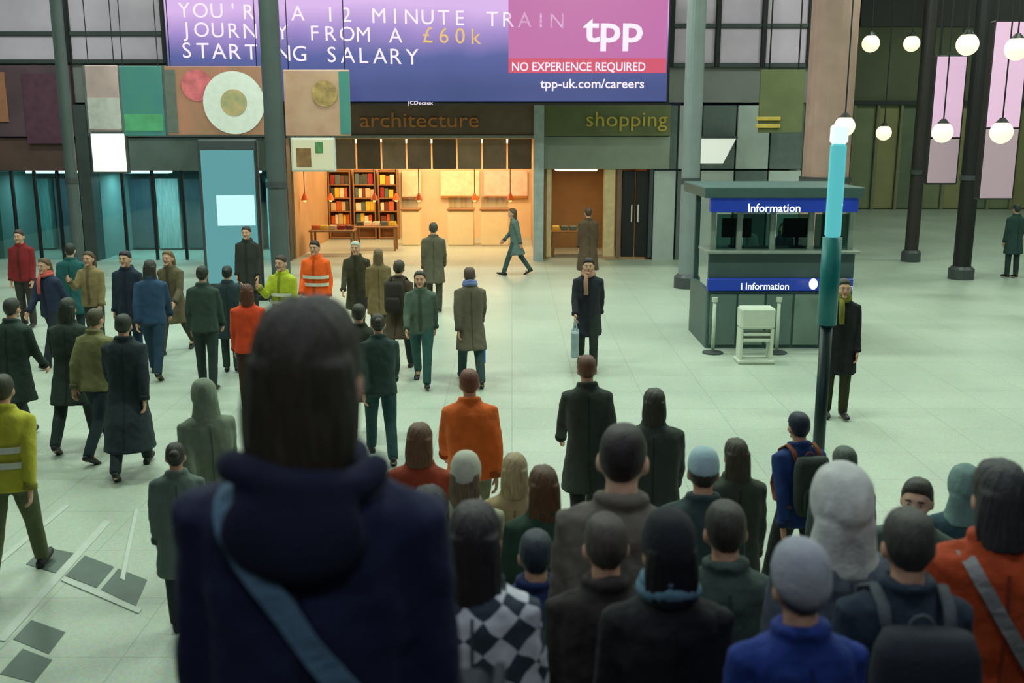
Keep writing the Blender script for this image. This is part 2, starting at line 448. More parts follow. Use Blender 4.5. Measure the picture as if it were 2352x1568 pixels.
# lit display counters
for i, (a, b) in enumerate(((918, 958), (1026, 1086), (1102, 1168))):
    yy = FY + 3.6
    t = thing('display_counter', ('small cream display counter at the left in the bookshop', 'cream display counter in the middle of the bookshop', 'wide cream display counter at the right in the bookshop')[i], 'counter', (0, 0, 0), 0, 'display counters in the bookshop')
    x0, x1 = X(a, yy), X(b, yy)
    put('cabinet', MB().bev(((x0 + x1) / 2, yy + 0.35, 0.55), (x1 - x0, 0.7, 1.1), 0.02), mat('cream_laminate', (246, 226, 180), 0.5, 0.04), t)
    put('top', MB().bev(((x0 + x1) / 2, yy + 0.33, 1.13), (x1 - x0 + 0.06, 0.78, 0.05), 0.01), M_shelf, t)
    put('plinth', MB().box(((x0 + x1) / 2, yy + 0.36, 0.04), (x1 - x0 - 0.05, 0.6, 0.08)), M_brown, t)
    put('glass_screen', MB().box(((x0 + x1) / 2, yy + 0.05, 1.35), (x1 - x0 - 0.04, 0.02, 0.36)), glass('counter_glass', (240, 240, 230), alpha=0.12), t)
# pendants: orange and yellow
for i, px in enumerate((700, 760, 860, 910, 962, 1090, 1172)):
    p = P(px, 455, FY + 1.0 + (i % 2)); top = Z(312, FY)
    t = thing('pendant_lamp', 'small orange pendant lamp hanging in the warm bookshop', 'lamp', (p.x, p.y, p.z), 0, 'orange pendants in the bookshop')
    put('cord', MB().tube([(0, 0, 0.12), (0, 0, top - p.z)], 0.012, 6), M_dark, t)
    put('shade', MB().tube([(0, 0, 0.14), (0, 0, 0.08), (0, 0, -0.06)], [0.03, 0.06, 0.11], 12), mat('orange_shade', (226, 96, 30), 0.4), t)
    put('bulb', MB().ell((0, 0, -0.06), (0.05, 0.05, 0.05)), glow('warm_bulb', (255, 190, 90), 4.0), t)
# merchandise tables near the shop front
for i, (px, py) in enumerate(((745, 560), (850, 548), (1322, 560))):
    g = ground(px, py + 40)
    t = thing('display_table', ('low wooden display table near the orange hi-vis worker', 'low wooden display table left of the bookshop counters', 'low wooden display table in the dim brown shop bay')[i], 'table', (g.x, FY + (1.2, 2.4, 1.0)[i], 0), 0, 'display tables in the bookshop')
    put('top', MB().bev((0, 0, 0.72), (1.3, 0.7, 0.05), 0.01), M_shelf, t)
    for sx in (-1, 1):
        for sy in (-1, 1): put('leg', MB().box((sx * 0.58, sy * 0.28, 0.35), (0.06, 0.06, 0.7)), M_shelf, t)
    for k in range(5):
        ci = random.randrange(8)
        o = put('book', MB().bev((0, 0, 0.06), (0.2, 0.28, 0.12), 0.008), mat('book_cover_%d' % ci, bookcols[ci], 0.5), None, (t.location.x - 0.5 + 0.25 * k, t.location.y, 0.745))
        tag(o, '%s book lying on the low display table %s' % (bookwords[ci], ('near the orange hi-vis worker', 'left of the bookshop counters', 'in the dim brown shop bay')[i]), 'book', 'books on the display tables')
# structural piers between shops
def pier(n, px0, px1, m, Y=FY - 0.25, py0=240):
    x0, x1 = X(px0, Y), X(px1, Y)
    struct('trim_%d' % n, bx(x0, x1, Y, Y + 0.5, 0, Z(py0, Y)), m)
pier(1, 1226, 1250, mat('pale_blue_pier', (180, 192, 192), 0.5))
pier(2, 172, 200, M_greyd)
pier(3, 618, 655, M_greyd)

# --- brown bay and dark doorway, shopping sign
bay = thing('shop_unit', 'dim brown shop bay under the olive shopping sign', 'shop', (0, 0, 0))
part_box('fascia', 1250, 1540, 240, 312, FY - 0.15, 0.45, M_olive, bay)
part_box('transom_board', 1250, 1540, 313, 388, FY - 0.05, 0.25, mat('grey_green_board', (150, 158, 144), 0.6, 0.08, 2), bay)
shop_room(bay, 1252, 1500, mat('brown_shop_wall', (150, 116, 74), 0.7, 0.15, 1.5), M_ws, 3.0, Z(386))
shop_lamp(bay, X(1330), FY + 1.2, Z(388), SHOP_WATT * 0.5, warm, 1.2, 0.6)
for i, (a, b) in enumerate(((1256, 1268), (1390, 1416))):
    part_box('cream_post', a, b, 388, 590, FY - 0.02, 0.2, mat('cream_post', (214, 186, 140), 0.6), bay)
dr = part_box('door_leaf', 1432, 1462, 392, 590, FY + 0.1, 0.06, M_dark, bay); part_box('door_handle', 1454, 1457, 470, 510, FY + 0.04, 0.05, M_white, dr)
dr = part_box('door_leaf', 1464, 1494, 392, 590, FY + 0.1, 0.06, M_dark, bay); part_box('door_handle', 1469, 1472, 470, 510, FY + 0.04, 0.05, M_white, dr)
part_box('door_frame', 1420, 1431, 388, 592, FY - 0.02, 0.3, M_brown, bay)
part_box('door_frame', 1495, 1504, 388, 592, FY - 0.02, 0.3, M_greyd, bay)
# grey unit right of it
gu = thing('shop_unit', 'grey panelled shop front with a lit white lantern beside the information kiosk', 'shop', (0, 0, 0))
for i, (a, b) in enumerate(((1506, 1556), (1560, 1610), (1614, 1690), (1694, 1768), (1772, 1846))):
    part_box('wall_panel', a, b, 392, 600, FY + 0.0, 0.15, mat('panel_grey_%d' % (i % 2), ((176, 184, 180), (140, 152, 146))[i % 2], 0.5, 0.08, 2), gu)
    part_box('wall_panel', a, b, 242, 388, FY + 0.0, 0.15, mat('panel_grey_%d' % ((i + 1) % 2), (96, 108, 104), 0.5), gu)
sg = thing('hanging_sign', 'olive hanging sign with yellow bars right of the advertising screen', 'sign', (0, 0, 0))
part_box('board', 1742, 1842, 160, 305, FY - 1.5, 0.12, M_olive, sg)
for k in range(2): part_box('yellow_bar', 1736, 1792, 268 + 17 * k, 277 + 17 * k, FY - 1.56, 0.05, mat('mustard_letters', (214, 184, 84)), sg)
for px in (1760, 1826): put('hanger_rod', MB().tube([(X(px, FY - 1.44), FY - 1.44, Z(160, FY - 1.5)), (X(px, FY - 1.44), FY - 1.44, 9.5)], 0.02, 6), M_dark, sg)
la = thing('wall_lantern', 'white glowing tapered wall light above the grey shop front', 'light', (0, 0, 0))
a, b = X(1580, FY - .5), X(1690, FY - .5)
mb = MB(); z0, z1 = Z(376, FY - .5), Z(318, FY - .5)
mb.loft([[Vector((a + .25, FY - .45, z0)), Vector((b - .3, FY - .45, z0)), Vector((b - .3, FY - .02, z0)), Vector((a + .25, FY - .02, z0))],
         [Vector((a, FY - .6, z1)), Vector((b, FY - .6, z1)), Vector((b, FY - .02, z1)), Vector((a, FY - .02, z1))]])
put('diffuser', mb, glow('lantern_white', (225, 232, 215), 0.62, (200, 200, 200)), la)
put('top_cap', MB().bev(((a + b) / 2, FY - .31, z1 + .03), (b - a + .08, .64, .06), .01), M_greyd, la)

# --- left shop units (teal lit)
teal = (0.78, 0.98, 1.0)
M_tb = mat('teal_shop_wall', (104, 140, 138), 0.7, 0.1, 1.0)
for ui, (a0, a1, lab) in enumerate(((-40, 172, 'dim dark red shop front at the far left'), (200, 618, 'teal lit glazed shop front behind the crowd at the left'))):
    t = thing('shop_unit', lab, 'shop', (0, 0, 0))
    shop_room(t, a0, a1, M_tb, M_tb, 4.0, Z(392))
    xm = (X(a0) + X(a1)) / 2
    shop_lamp(t, xm - (1.4 if ui else 0), FY + 1.2, Z(394), TEAL_WATT * (1 if ui else .6), teal, 1.4, 0.4)
    if ui: shop_lamp(t, xm + 1.2, FY + 1.2, Z(394), TEAL_WATT, teal, 1.4, 0.4)
    nm = 4 if ui == 0 else 6
    for k in range(nm + 1):
        px = a0 + (a1 - a0) * k / nm
        part_box('mullion', px - 3, px + 3, 392, 610, FY - 0.04, 0.12, M_dark, t)
    for k in range(nm):
        q0 = a0 + (a1 - a0) * k / nm + 3; q1 = a0 + (a1 - a0) * (k + 1) / nm - 3
        part_box('pane', q0, q1, 394, 606, FY, 0.015, glass('shop_glass', (200, 225, 225), alpha=0.10), t, 0.002)
        cc = [(104, 160, 158), (62, 84, 96), (160, 186, 184), (50, 72, 80)][(k + ui) % 4]
        put('wall_rack', bx(X(q0 + 4), X(q1 - 4), FY + 2.4, FY + 2.7, 0.05, 2.15), mat('rack_%d_%d' % (ui, k), cc, 0.6, 0.25, 4, stretch=(6, 1, 0.5)), t)
    part_box('fascia', a0, a1, 316, 392, FY - 0.1, 0.4, mat('fascia_dark_%d' % ui, ((92, 66, 62), (104, 116, 114))[ui], 0.6, 0.2, 1.5), t)
    part_box('upper_fascia', a0, a1, 150, 314, FY - 0.2, 0.3, mat('fascia_up_%d' % ui, ((96, 70, 84), (116, 120, 120))[ui], 0.6, 0.25, 1.2), t)
    if ui == 0:
        part_box('side_light', -30, 22, 165, 280, FY - 0.26, 0.06, mat('rust_board', (170, 112, 84), 0.6), t)
        part_box('dark_board', 60, 165, 170, 330, FY - 0.26, 0.06, mat('aubergine_board', (92, 54, 74), 0.6, 0.2), t)
# posters hung in front of the left fascias
PY = 24.0
def hang(t, px0, px1, py0, Y, top=None):
    top = 9.5 if top is None else Z(top, Y)
    for px in (px0, px1): put('hanger_rod', MB().tube([(X(px, Y), Y + 0.04, Z(py0, Y)), (X(px, Y), Y + 0.04, top)], 0.012, 6), M_dark, t)
t = thing('hanging_poster', 'food poster with a big white plate on red, hung at the left of the screen', 'poster', (0, 0, 0), 0, 'hanging food posters')
bd = part_box('board', 386, 606, 152, 310, PY, 0.06, mat('poster_red_brown', (198, 130, 108), 0.6, 0.3, 1.6, col2=(160, 124, 96)), t)
part_box('teal_edge_print', 386, 410, 160, 305, PY - 0.012, 0.01, mat('grey_teal_print', (104, 112, 104), 0.6), bd, 0.001)
def disc(mb, c, r0, r1, n=40):
    vs = []; fs = []
    for k in range(n):
        q = 2 * PI * k / n
        vs.append((c[0] + r0 * math.cos(q), c[1], c[2] + r0 * math.sin(q))); vs.append((c[0] + r1 * math.cos(q), c[1], c[2] + r1 * math.sin(q)))
    for k in range(n):
        a = 2 * k; b = 2 * ((k + 1) % n)
        fs.append((a, a + 1, b + 1, b))
    if r0 == 0.0: pass
    mb.add(vs, fs); return mb
pc = P(537, 236, PY - 0.02)
put('plate_print', disc(MB(), pc, 0.30, 0.72), mat('plate_white', (238, 238, 232), 0.5, 0.05), bd)
put('food_print', disc(MB(), (pc.x, pc.y - 0.004, pc.z), 0.0, 0.31), mat('food_brown', (218, 178, 128), 0.6, 0.5, 5, col2=(160, 164, 124)), bd)
pc2 = P(452, 196, PY - 0.012); put('tomato_print', disc(MB(), pc2, 0.0, 0.36), mat('tomato_red', (226, 112, 122), 0.6, 0.3, 4), bd)
hang(t, 400, 596, 152, PY)
t = thing('hanging_poster', 'plain dark teal poster hung left of the plate poster', 'poster', (0, 0, 0), 0, 'hanging food posters')
bd = part_box('board', 284, 380, 152, 312, PY, 0.06, mat('poster_teal', (76, 146, 132), 0.6, 0.2, 1.2, col2=(72, 130, 136)), t)
part_box('green_print', 288, 376, 262, 300, PY - 0.012, 0.01, mat('poster_green', (92, 172, 124), 0.6, 0.2, 3), bd, 0.001); hang(t, 292, 372, 152, PY)
t = thing('hanging_poster', 'beige and red food poster with a teal edge, just right of the dark column', 'poster', (0, 0, 0), 0, 'hanging food posters')
bd = part_box('board', 656, 806, 160, 312, PY, 0.06, mat('poster_beige', (214, 172, 144), 0.6, 0.4, 2.2, col2=(200, 150, 128)), t)
part_box('teal_edge_print', 782, 806, 164, 308, PY - 0.012, 0.01, mat('poster_teal', (52, 102, 92)), bd, 0.001)
pc = P(745, 215, PY - 0.02); put('bread_print', disc(MB(), pc, 0.0, 0.3), mat('bread_tan', (186, 150, 96), 0.6, 0.4, 5), bd); hang(t, 668, 796, 160, PY)
t = thing('hanging_poster', 'narrow pinkish grey poster above the bright white lightbox', 'poster', (0, 0, 0), 0, 'hanging food posters')
bd = part_box('board', 206, 280, 150, 300, PY, 0.06, mat('poster_pinkgrey', (196, 166, 166), 0.6, 0.15, 2), t); part_box('printed_band', 206, 280, 225, 296, PY - .012, .01, mat('pale_grey_print', (206, 202, 198), .6), bd, .001); hang(t, 214, 272, 150, PY)
t = thing('lightbox', 'bright white square lightbox hanging under the pinkish grey poster', 'lightbox', (0, 0, 0))
bd = part_box('frame', 203, 288, 303, 398, PY, 0.15, M_greyd, t)
part_box('face', 207, 284, 307, 394, PY - 0.02, 0.03, glow('lightbox_white', (228, 240, 226), 0.85, (220, 225, 220)), bd); hang(t, 212, 278, 303, PY, 300)
t = thing('lightbox', 'pale green and white menu lightbox right of the dark column', 'lightbox', (0, 0, 0))
bd = part_box('frame', 666, 768, 316, 394, PY, 0.12, M_white, t)
part_box('face', 670, 764, 320, 390, PY - 0.02, 0.03, glow('menu_pale', (190, 188, 150), 0.75, (150, 150, 130)), bd)
part_box('picture', 678, 712, 340, 384, PY - 0.03, 0.01, mat('menu_brown', (150, 110, 70), 0.6, 0.3, 6), bd, 0.001)
part_box('picture', 722, 740, 326, 352, PY - 0.03, 0.01, mat('menu_green', (90, 140, 90), 0.6, 0.3, 6), bd, 0.001); hang(t, 676, 758, 316, PY, 312)

# ------------------------------------------------------------------ advertising screen
BY = 25.0
scr = thing('advertising_screen', 'huge blue advertising screen with painted lilac haze and white recruitment lettering over the shops', 'screen', (0, 0, 0))
sx0, sx1 = X(397, BY), X(1528, BY); sz0, sz1 = Z(233, BY), Z(-150, BY)
def screen_mat():  # lilac haze around the lettering is painted into the upper picture
    m = bpy.data.materials.new('screen_picture_haze'); m.use_nodes = True
    nt = m.node_tree; b = nt.nodes['Principled BSDF']; b.inputs['Base Color'].default_value = (0.01, 0.01, 0.02, 1); b.inputs['Roughness'].default_value = 0.4
    tc = nt.nodes.new('ShaderNodeTexCoord'); sp = nt.nodes.new('ShaderNodeSeparateXYZ'); nt.links.new(tc.outputs['Object'], sp.inputs[0])
    mr = nt.nodes.new('ShaderNodeMapRange'); mr.inputs[1].default_value = Z(200, BY); mr.inputs[2].default_value = Z(-20, BY)
    n = nt.nodes.new('ShaderNodeTexNoise'); n.inputs['Scale'].default_value = 0.5; nt.links.new(tc.outputs['Object'], n.inputs['Vector'])
    ad = nt.nodes.new('ShaderNodeMath'); ad.operation = 'MULTIPLY_ADD'; ad.inputs[1].default_value = 0.35; nt.links.new(n.outputs['Fac'], ad.inputs[0])
    nt.links.new(sp.outputs['Z'], mr.inputs[0]); nt.links.new(mr.outputs[0], ad.inputs[2])
    r = nt.nodes.new('ShaderNodeValToRGB'); e = r.color_ramp.elements
    e[0].position = 0.1; e[0].color = rgb(58, 70, 122); e[1].position = 1.2; e[1].color = rgb(216, 178, 232)
    x = e.new(0.5); x.color = rgb(84, 92, 154); x = e.new(0.75); x.color = rgb(160, 134, 200)
    e[-1].position = 1.0
    nt.links.new(ad.outputs[0], r.inputs[0]); nt.links.new(r.outputs[0], b.inputs['Emission Color']); b.inputs['Emission Strength'].default_value = 1.0
    return m
put('display_face', MB().box(((sx0 + sx1) / 2, BY, (sz0 + sz1) / 2), (sx1 - sx0, 0.06, sz1 - sz0)), screen_mat(), scr)
put('casing', MB().bev(((sx0 + sx1) / 2, BY + 0.2, (sz0 + sz1) / 2), (sx1 - sx0 + 0.15, 0.32, sz1 - sz0 + 0.15), 0.03), M_dark, scr)
for px in (450, 800, 1150, 1480): put('hanger_rod', MB().tube([(X(px, BY), BY + 0.2, sz1), (X(px, BY), BY + 0.2, 9.5)], 0.04, 8), M_dark, scr)
M_let = glow('screen_letter_white', (245, 232, 250), 1.0, (60, 60, 60)); M_amber = glow('screen_letter_amber', (232, 190, 120), 0.95, (60, 50, 30))
pitch = X(1176 + 36.3, BY) - X(1176, BY)
def row(txt, px, py_base, hpx, m, pit=None):
    for i, ch in enumerate(txt):
        if ch == ' ': continue
        put('letter', text_mb(ch, Z(0, BY) - Z(hpx, BY), pit if pit else pitch), m, scr, (X(px, BY) + pitch * i, BY - 0.045, Z(py_base + 0.03 * 36.3 * i, BY)))
def letters(txt, px0, px1, py, hpx, m, parent, Y, dy, bold=0.0):
    """a word whose letters are parts of their own"""
    W = X(px1, Y) - X(px0, Y); h = Z(0, Y) - Z(hpx, Y)
    ends = []; own = []
    for i in range(len(txt)):
        v = text_mb(txt[:i + 1], 0.69, bold=bold).v; ends.append(max(p[0] for p in v))
        v = text_mb(txt[i], 0.69, bold=bold).v; own.append(max(p[0] for p in v))
    k = W / ends[-1]
    for i, ch in enumerate(txt):
        put('letter', text_mb(ch, h, width=own[i] * k, bold=bold), m, parent, (X(px0, Y) + (ends[i] - own[i]) * k, Y - dy, Z(py, Y)))
row("YOU'RE A 12 MINUTE TRAIN", 424, 40, 34, M_let)
row('JOURNEY FROM A', 424, 84, 34, M_let)
row('£60k', 424 + 36.3 * 15, 98, 36, M_amber)
row('STARTING SALARY', 424, 133, 36, M_let)
mg = glow('magenta_panel_print', (196, 110, 170), 0.95); rd = glow('coral_bar_print', (214, 84, 112), 0.95)
part_box('magenta_box', 1168, 1526, -60, 134, BY - 0.045, 0.012, mg, scr, 0.001)
part_box('coral_bar', 1168, 1526, 134, 168, BY - 0.045, 0.012, rd, scr, 0.001)
letters('architecture', 830, 1100, 292, 35, mat('orange_brown_letters', (220, 138, 72), 0.5), shop, FY, 0.2)
letters('shopping', 1345, 1530, 290, 35, mat('mustard_letters', (214, 184, 84), 0.5), bay, FY, 0.2)
def fit(txt, px0, px1, py, hpx, m, bold=0.0, parent=None, Y=None, dy=0.06):
    Y = BY if Y is None else Y
    return put('lettering', text_mb(txt, Z(0, Y) - Z(hpx, Y), width=X(px1, Y) - X(px0, Y), bold=bold), m, parent or scr, (X(px0, Y), Y - dy, Z(py, Y)))
letters('tpp', 1336, 1470, 96, 62, M_let, scr, BY, 0.06, 0.02)
fit('NO EXPERIENCE REQUIRED', 1176, 1478, 163, 20, M_let, 0.012)
fit('tpp-uk.com/careers', 1240, 1476, 202, 21, M_let, 0.012, dy=0.045)
fit('JCDecaux', 938, 996, 240, 8, M_let, 0.01, dy=0.05)

# slender dark column in front of the screen
def column(name, label, px, py_foot, w, m, capm=None, py_mid=250):
    g = ground(px, py_foot); xm = P(px, py_mid, g.y).x
    t = thing(name, label, 'column', (xm, g.y, 0), 0)
    put('shaft', MB().tube([(0, 0, 0.3), (0, 0, 9.3)], w / 2, 20), m, t, smooth=False)
    put('base', MB().tube([(0, 0, 0), (0, 0, 0.25), (0, 0, 0.32)], [w * 0.72, w * 0.72, w * 0.55], 20), M_greyd, t)
    put('collar', MB().tube([(0, 0, 2.4), (0, 0, 2.52)], w * 0.56, 20), M_greyd, t)
    put('head', MB().tube([(0, 0, 9.2), (0, 0, 9.5)], [w * 0.55, w * 0.9], 20), m, t)
    return t
column('column', 'slim dark grey column standing in front of the left part of the screen', 628, 690, 0.40, mat('column_dark', (76, 86, 86), 0.5, 0.1, 2))
column('column', 'dark steel column at the left edge of the teal lit shop', 150, 660, 0.26, mat('column_dark', (76, 86, 86)))
column('column', 'thick pinkish stone column behind the information kiosk', 1905, 650, 1.05, M_pinkstone)
column('column', 'black column between the two pink lightboxes at the right', 2243, 640, 0.42, M_dark)
column('column', 'black column left of the pink lightboxes', 2120, 600, 0.36, mat('column_deep', (44, 40, 38), 0.5))
column('column', 'pale grey column left of the information kiosk', 1592, 660, 0.42, mat('column_pale', (128, 138, 138), 0.5, 0.08, 2))

# pink lightboxes, globes (right)
def pink_box(px0, px1, py0, py1, Y, lab):
    t = thing('lightbox', lab, 'lightbox', (0, 0, 0), 0, 'pink lightboxes at the right')
    part_box('frame', px0 - 4, px1 + 4, py0 - 4, py1 + 4, Y, 0.25, M_dark, t, 0.03)
    part_box('face', px0, px1, py0, (py0 + py1) / 2 + 40, Y - 0.02, 0.03, glow('pink_lit_face', (206, 164, 196), 0.8, (180, 150, 170)), t, 0.01)
    part_box('lower_face', px0, px1, (py0 + py1) / 2 + 44, py1, Y - 0.02, 0.03, glow('mauve_lit_face', (150, 132, 138), 0.75, (140, 120, 130)), t, 0.01)
    for px in (px0 + 8, px1 - 8): put('hanger_rod', MB().tube([(X(px, Y), Y + .1, Z(py0, Y)), (X(px, Y), Y + .1, 9.5)], 0.03, 6), M_dark, t)
pink_box(2140, 2206, 130, 420, 22.0, 'narrow pink illuminated lightbox hanging left of the black column')
pink_box(2266, 2340, 50, 455, 20.0, 'tall pink illuminated lightbox at the right edge, right of the black column')
for i, (px, py, Y) in enumerate(((2000, 100, 24), (2094, 100, 26), (2222, 102, 19.0), (2335, 112, 18.0), (1940, 290, 20.0), (2030, 305, 27), (2165, 304, 20.0), (2300, 304, 18.4))):
    p = P(px, py, Y)
    labs = ('round warm globe lamp at the upper right, nearest the screen', 'round warm globe lamp at upper right, second from the screen', 'round warm globe lamp over the narrow pink lightbox', 'round warm globe lamp over the tall pink lightbox', 'low round globe lamp above the teal post', 'low round globe lamp behind the teal post, small', 'low round globe lamp in front of the narrow pink lightbox', 'low round globe lamp in front of the tall pink lightbox')
    t = thing('globe_lamp', labs[i], 'lamp', tuple(p), 0, 'globe lamps at the upper right')
    put('globe', MB().ell((0, 0, 0), (0.2, 0.2, 0.2), 18, 12), glow('globe_glass', (255, 236, 190), 1.15, (230, 220, 200)), t, smooth=True)
    put('cap', MB().tube([(0, 0, 0.17), (0, 0, 0.26)], [0.12, 0.04], 12), M_dark, t)
    put('rod', MB().tube([(0, 0, 0.24), (0, 0, 9.5 - p.z)], 0.015, 6), M_dark, t)
# dark upper beams on right
for i, (px0, px1, py0, py1, Y) in enumerate(((1960, 2352, -120, 60, 30.0),)):
    x0, x1 = X(px0, Y), 25
    struct('trim_%d' % (10 + i), bx(x0, x1, Y, Y + 0.4, Z(60, Y), 9.5), mat('black_beam', (30, 28, 30), 0.6, 0.1, 1))
# glazed far wall with pale vertical posts
fg_ = bpy.data.objects.new('window_3', None); COL.objects.link(fg_); fg_['kind'] = 'structure'
for k in range(9):
    px = 1960 + 54 * k; x = X(px, 46.5)
    put('mullion', MB().bev((x, 46.5, 2.4), (0.14, 0.14, 4.8), 0.02), mat('far_mullion', (150, 150, 120), 0.5), fg_)
    put('pane', MB().box((x + 0.53, 46.6, 2.4), (0.92, 0.03, 4.7)), mat('far_pane_%d' % (k % 3), ((150, 158, 124), (168, 164, 120), (124, 138, 114))[k % 3], 0.35, 0.1, 1), fg_)
put('transom', MB().bev((X(2180, 46.5), 46.48, 4.8), (10, 0.2, 0.2), 0.03), M_greyd, fg_)

# ------------------------------------------------------------------ information kiosk
kg = ground(1790, 800); KY = kg.y
kio = thing('information_kiosk', 'dark teal information kiosk with blue signs, behind the slim teal post', 'kiosk', (0, 0, 0))
M_kt = mat('kiosk_teal', (66, 92, 90), 0.5, 0.1, 2); M_kb = mat('sign_blue', (24, 50, 140), 0.4, 0.06, emit=(30, 62, 160), estr=0.35); M_kw = glow('sign_letter_white', (235, 240, 240), 0.85, (230, 230, 230))
kx0, kx1 = X(1640, KY), X(1985, KY)
kz = Z(668, KY)
part_box('counter_front', 1640, 1985, 668, 800, KY, 0.08, M_kt, kio)
put('counter_side', bx(kx0, kx0 + 0.08, KY + .08, KY + 1.6, 0, kz), M_kt, kio); put('counter_side', bx(kx1 - 0.08, kx1, KY + .08, KY + 1.6, 0, kz), M_kt, kio)
for k in range(5):
    a = 1648 + 67 * k
    part_box('front_panel', a, a + 62, 676, 792, KY - 0.03, 0.03, mat('kiosk_panel_%d' % (k % 2), ((96, 118, 112), (116, 136, 126))[k % 2], 0.45, 0.1, 2), kio)
put('worktop', MB().bev(((kx0 + kx1) / 2, KY + 0.3, Z(578, KY)), (kx1 - kx0 + 0.1, 0.8, 0.05), 0.01), mat('kiosk_top', (140, 150, 140), 0.4), kio)
part_box('sign_band', 1640, 1985, 640, 668, KY - 0.06, 0.1, M_kb, kio)
part_box('sign_band', 1640, 1985, 456, 488, KY - 0.2, 0.15, M_kb, kio)
part_box('canopy', 1625, 1998, 430, 455, KY - 0.25, 2.0, M_kt, kio)
part_box('upper_front', 1640, 1985, 580, 640, KY + 0.02, 0.06, mat('kiosk_upper', (66, 86, 86), 0.45, 0.1, 2), kio)
for px, a in ((1650, 1), (1712, 0), (1790, 0), (1880, 0), (1975, 1)):
    put('post', MB().bev((X(px, KY), KY + 0.1, (Z(578, KY) + Z(456, KY)) / 2), (0.09, 0.09, Z(456, KY) - Z(578, KY)), 0.01), mat('kiosk_post', (130, 142, 130), 0.5), kio)
    if a: put('post', MB().bev((X(px, KY), KY + 1.5, Z(456, KY) / 2), (0.09, 0.09, Z(456, KY)), 0.01), M_kt, kio)
for a, b in ((1656, 1706), (1718, 1784), (1796, 1874), (1886, 1969)):
    part_box('pane', a, b, 492, 574, KY + 0.1, 0.015, glass('kiosk_glass', (150, 185, 180), alpha=0.14), kio, 0.002)
fit('Information', 1720, 1840, 484, 20, M_kw, 0.015, kio, KY, 0.22)
fit('i', 1920, 1926, 484, 20, M_kw, 0.03, kio, KY, 0.22)
fit('i', 1716, 1720, 663, 17, M_kw, 0.03, kio, KY, 0.075)
fit('Information', 1728, 1830, 663, 17, M_kw, 0.015, kio, KY, 0.075)
fit('Information', 1920, 1980, 663, 13, M_kw, 0.015, kio, KY, 0.075)
for px in (1868, 1926):
    p = P(px, 470 if px > 1900 else 652, KY - 0.3)
    put('spot_lamp', MB().ell(p, (0.07, 0.07, 0.09)), glow('spot_white', (255, 240, 235), 1.6, (230, 220, 220)), kio, smooth=True)
for i, px in enumerate((1690, 1830)):
    p = P(px, 560, KY + 0.5)
    t = thing('monitor', ('black monitor on the kiosk counter at its left end', 'black monitor on the kiosk counter at its middle')[i], 'monitor', (p.x, p.y, Z(578, KY) + 0.025), 0, 'kiosk monitors')
    put('screen_back', MB().bev((0, 0, 0.32), (0.5, 0.05, 0.32), 0.015), M_dark, t); put('stand', MB().bev((0, 0.02, 0.1), (0.06, 0.04, 0.2), 0.01), M_dark, t); put('foot', MB().bev((0, 0.02, 0.01), (0.24, 0.18, 0.02), 0.005), M_dark, t)
# pale curved grab rails in front of the counter
for i, px in enumerate((1642, 1790, 1930)):
    p = P(px, 690, KY - 0.35)
    t = thing('queue_post', ('pale queue post left of the white stand at the kiosk', 'pale queue post right of the white stand at the kiosk', 'pale queue post by the person in black at the kiosk')[i], 'post', (p.x, p.y, 0), 0, 'pale posts in front of the kiosk')
    put('pole', MB().tube([(0, 0, 0.03), (0, 0, p.z)], 0.03, 10), mat('queue_post_pale', (196, 206, 188), 0.4), t, smooth=True)
    put('base', MB().tube([(0, 0, 0), (0, 0, 0.02), (0, 0, 0.04)], [0.17, 0.17, 0.05], 16), M_greyd, t)
    put('head', MB().tube([(0, 0, p.z - 0.02), (0, 0, p.z + 0.05)], 0.05, 10), mat('queue_post_pale', (196, 206, 188)), t)
# white stand
g = ground(1735, 830)
t = thing('notice_stand', 'white box shaped notice stand with a frame base in front of the kiosk', 'stand', (P(1735, 760, g.y).x, g.y, 0))
w = X(1776, g.y) - X(1694, g.y); z1 = Z(704, g.y); z2 = Z(752, g.y); z3 = Z(778, g.y)
Mst = mat('stand_white', (206, 214, 196), 0.5, 0.05)
put('panel', MB().bev((0, 0, (z1 + z2) / 2), (w, 0.3, z1 - z2), 0.03), Mst, t)
for s in (-1, 1):
    put('leg', MB().bev((s * (w / 2 - 0.03), 0, z2 / 2), (0.05, 0.26, z2), 0.01), Mst, t)
put('rail', MB().bev((0, 0, z3), (w - 0.1, 0.24, 0.05), 0.01), Mst, t); put('rail', MB().bev((0, 0, (z2 + z3) / 2), (w - 0.1, 0.24, 0.04), 0.01), Mst, t)
put('foot', MB().bev((0, 0, 0.03), (w + 0.04, 0.4, 0.05), 0.01), Mst, t)

# teal help post
g = ground(1868, 1195); HY = g.y
t = thing('help_post', 'tall slim teal post with a glowing cyan top in front of the kiosk', 'post', (P(1895, 800, HY).x, HY, 0))
zc0, zc1 = Z(545, HY), Z(330, HY)
put('lower_pole', MB().tube([(0, 0, 0.04), (0, 0, Z(745, HY))], 0.055, 14), mat('post_dark_teal', (30, 52, 54), 0.4), t, smooth=True)
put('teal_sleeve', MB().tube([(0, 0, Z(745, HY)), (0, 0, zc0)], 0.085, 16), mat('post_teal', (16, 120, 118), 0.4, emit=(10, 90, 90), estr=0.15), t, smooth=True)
put('lit_blade', MB().bev((0, 0, (zc0 + zc1) / 2), (0.13, 0.09, zc1 - zc0), 0.02), glow('cyan_blade', (96, 200, 205), 0.8, (40, 120, 120)), t)
put('white_cap_light', MB().bev((0, 0, zc1 + 0.08), (0.14, 0.1, 0.16), 0.02), glow('cyan_white', (215, 240, 245), 1.1, (200, 220, 220)), t)
put('base', MB().tube([(0, 0, 0), (0, 0, 0.04), (0, 0, 0.06)], [0.2, 0.2, 0.07], 20), M_greyd, t)

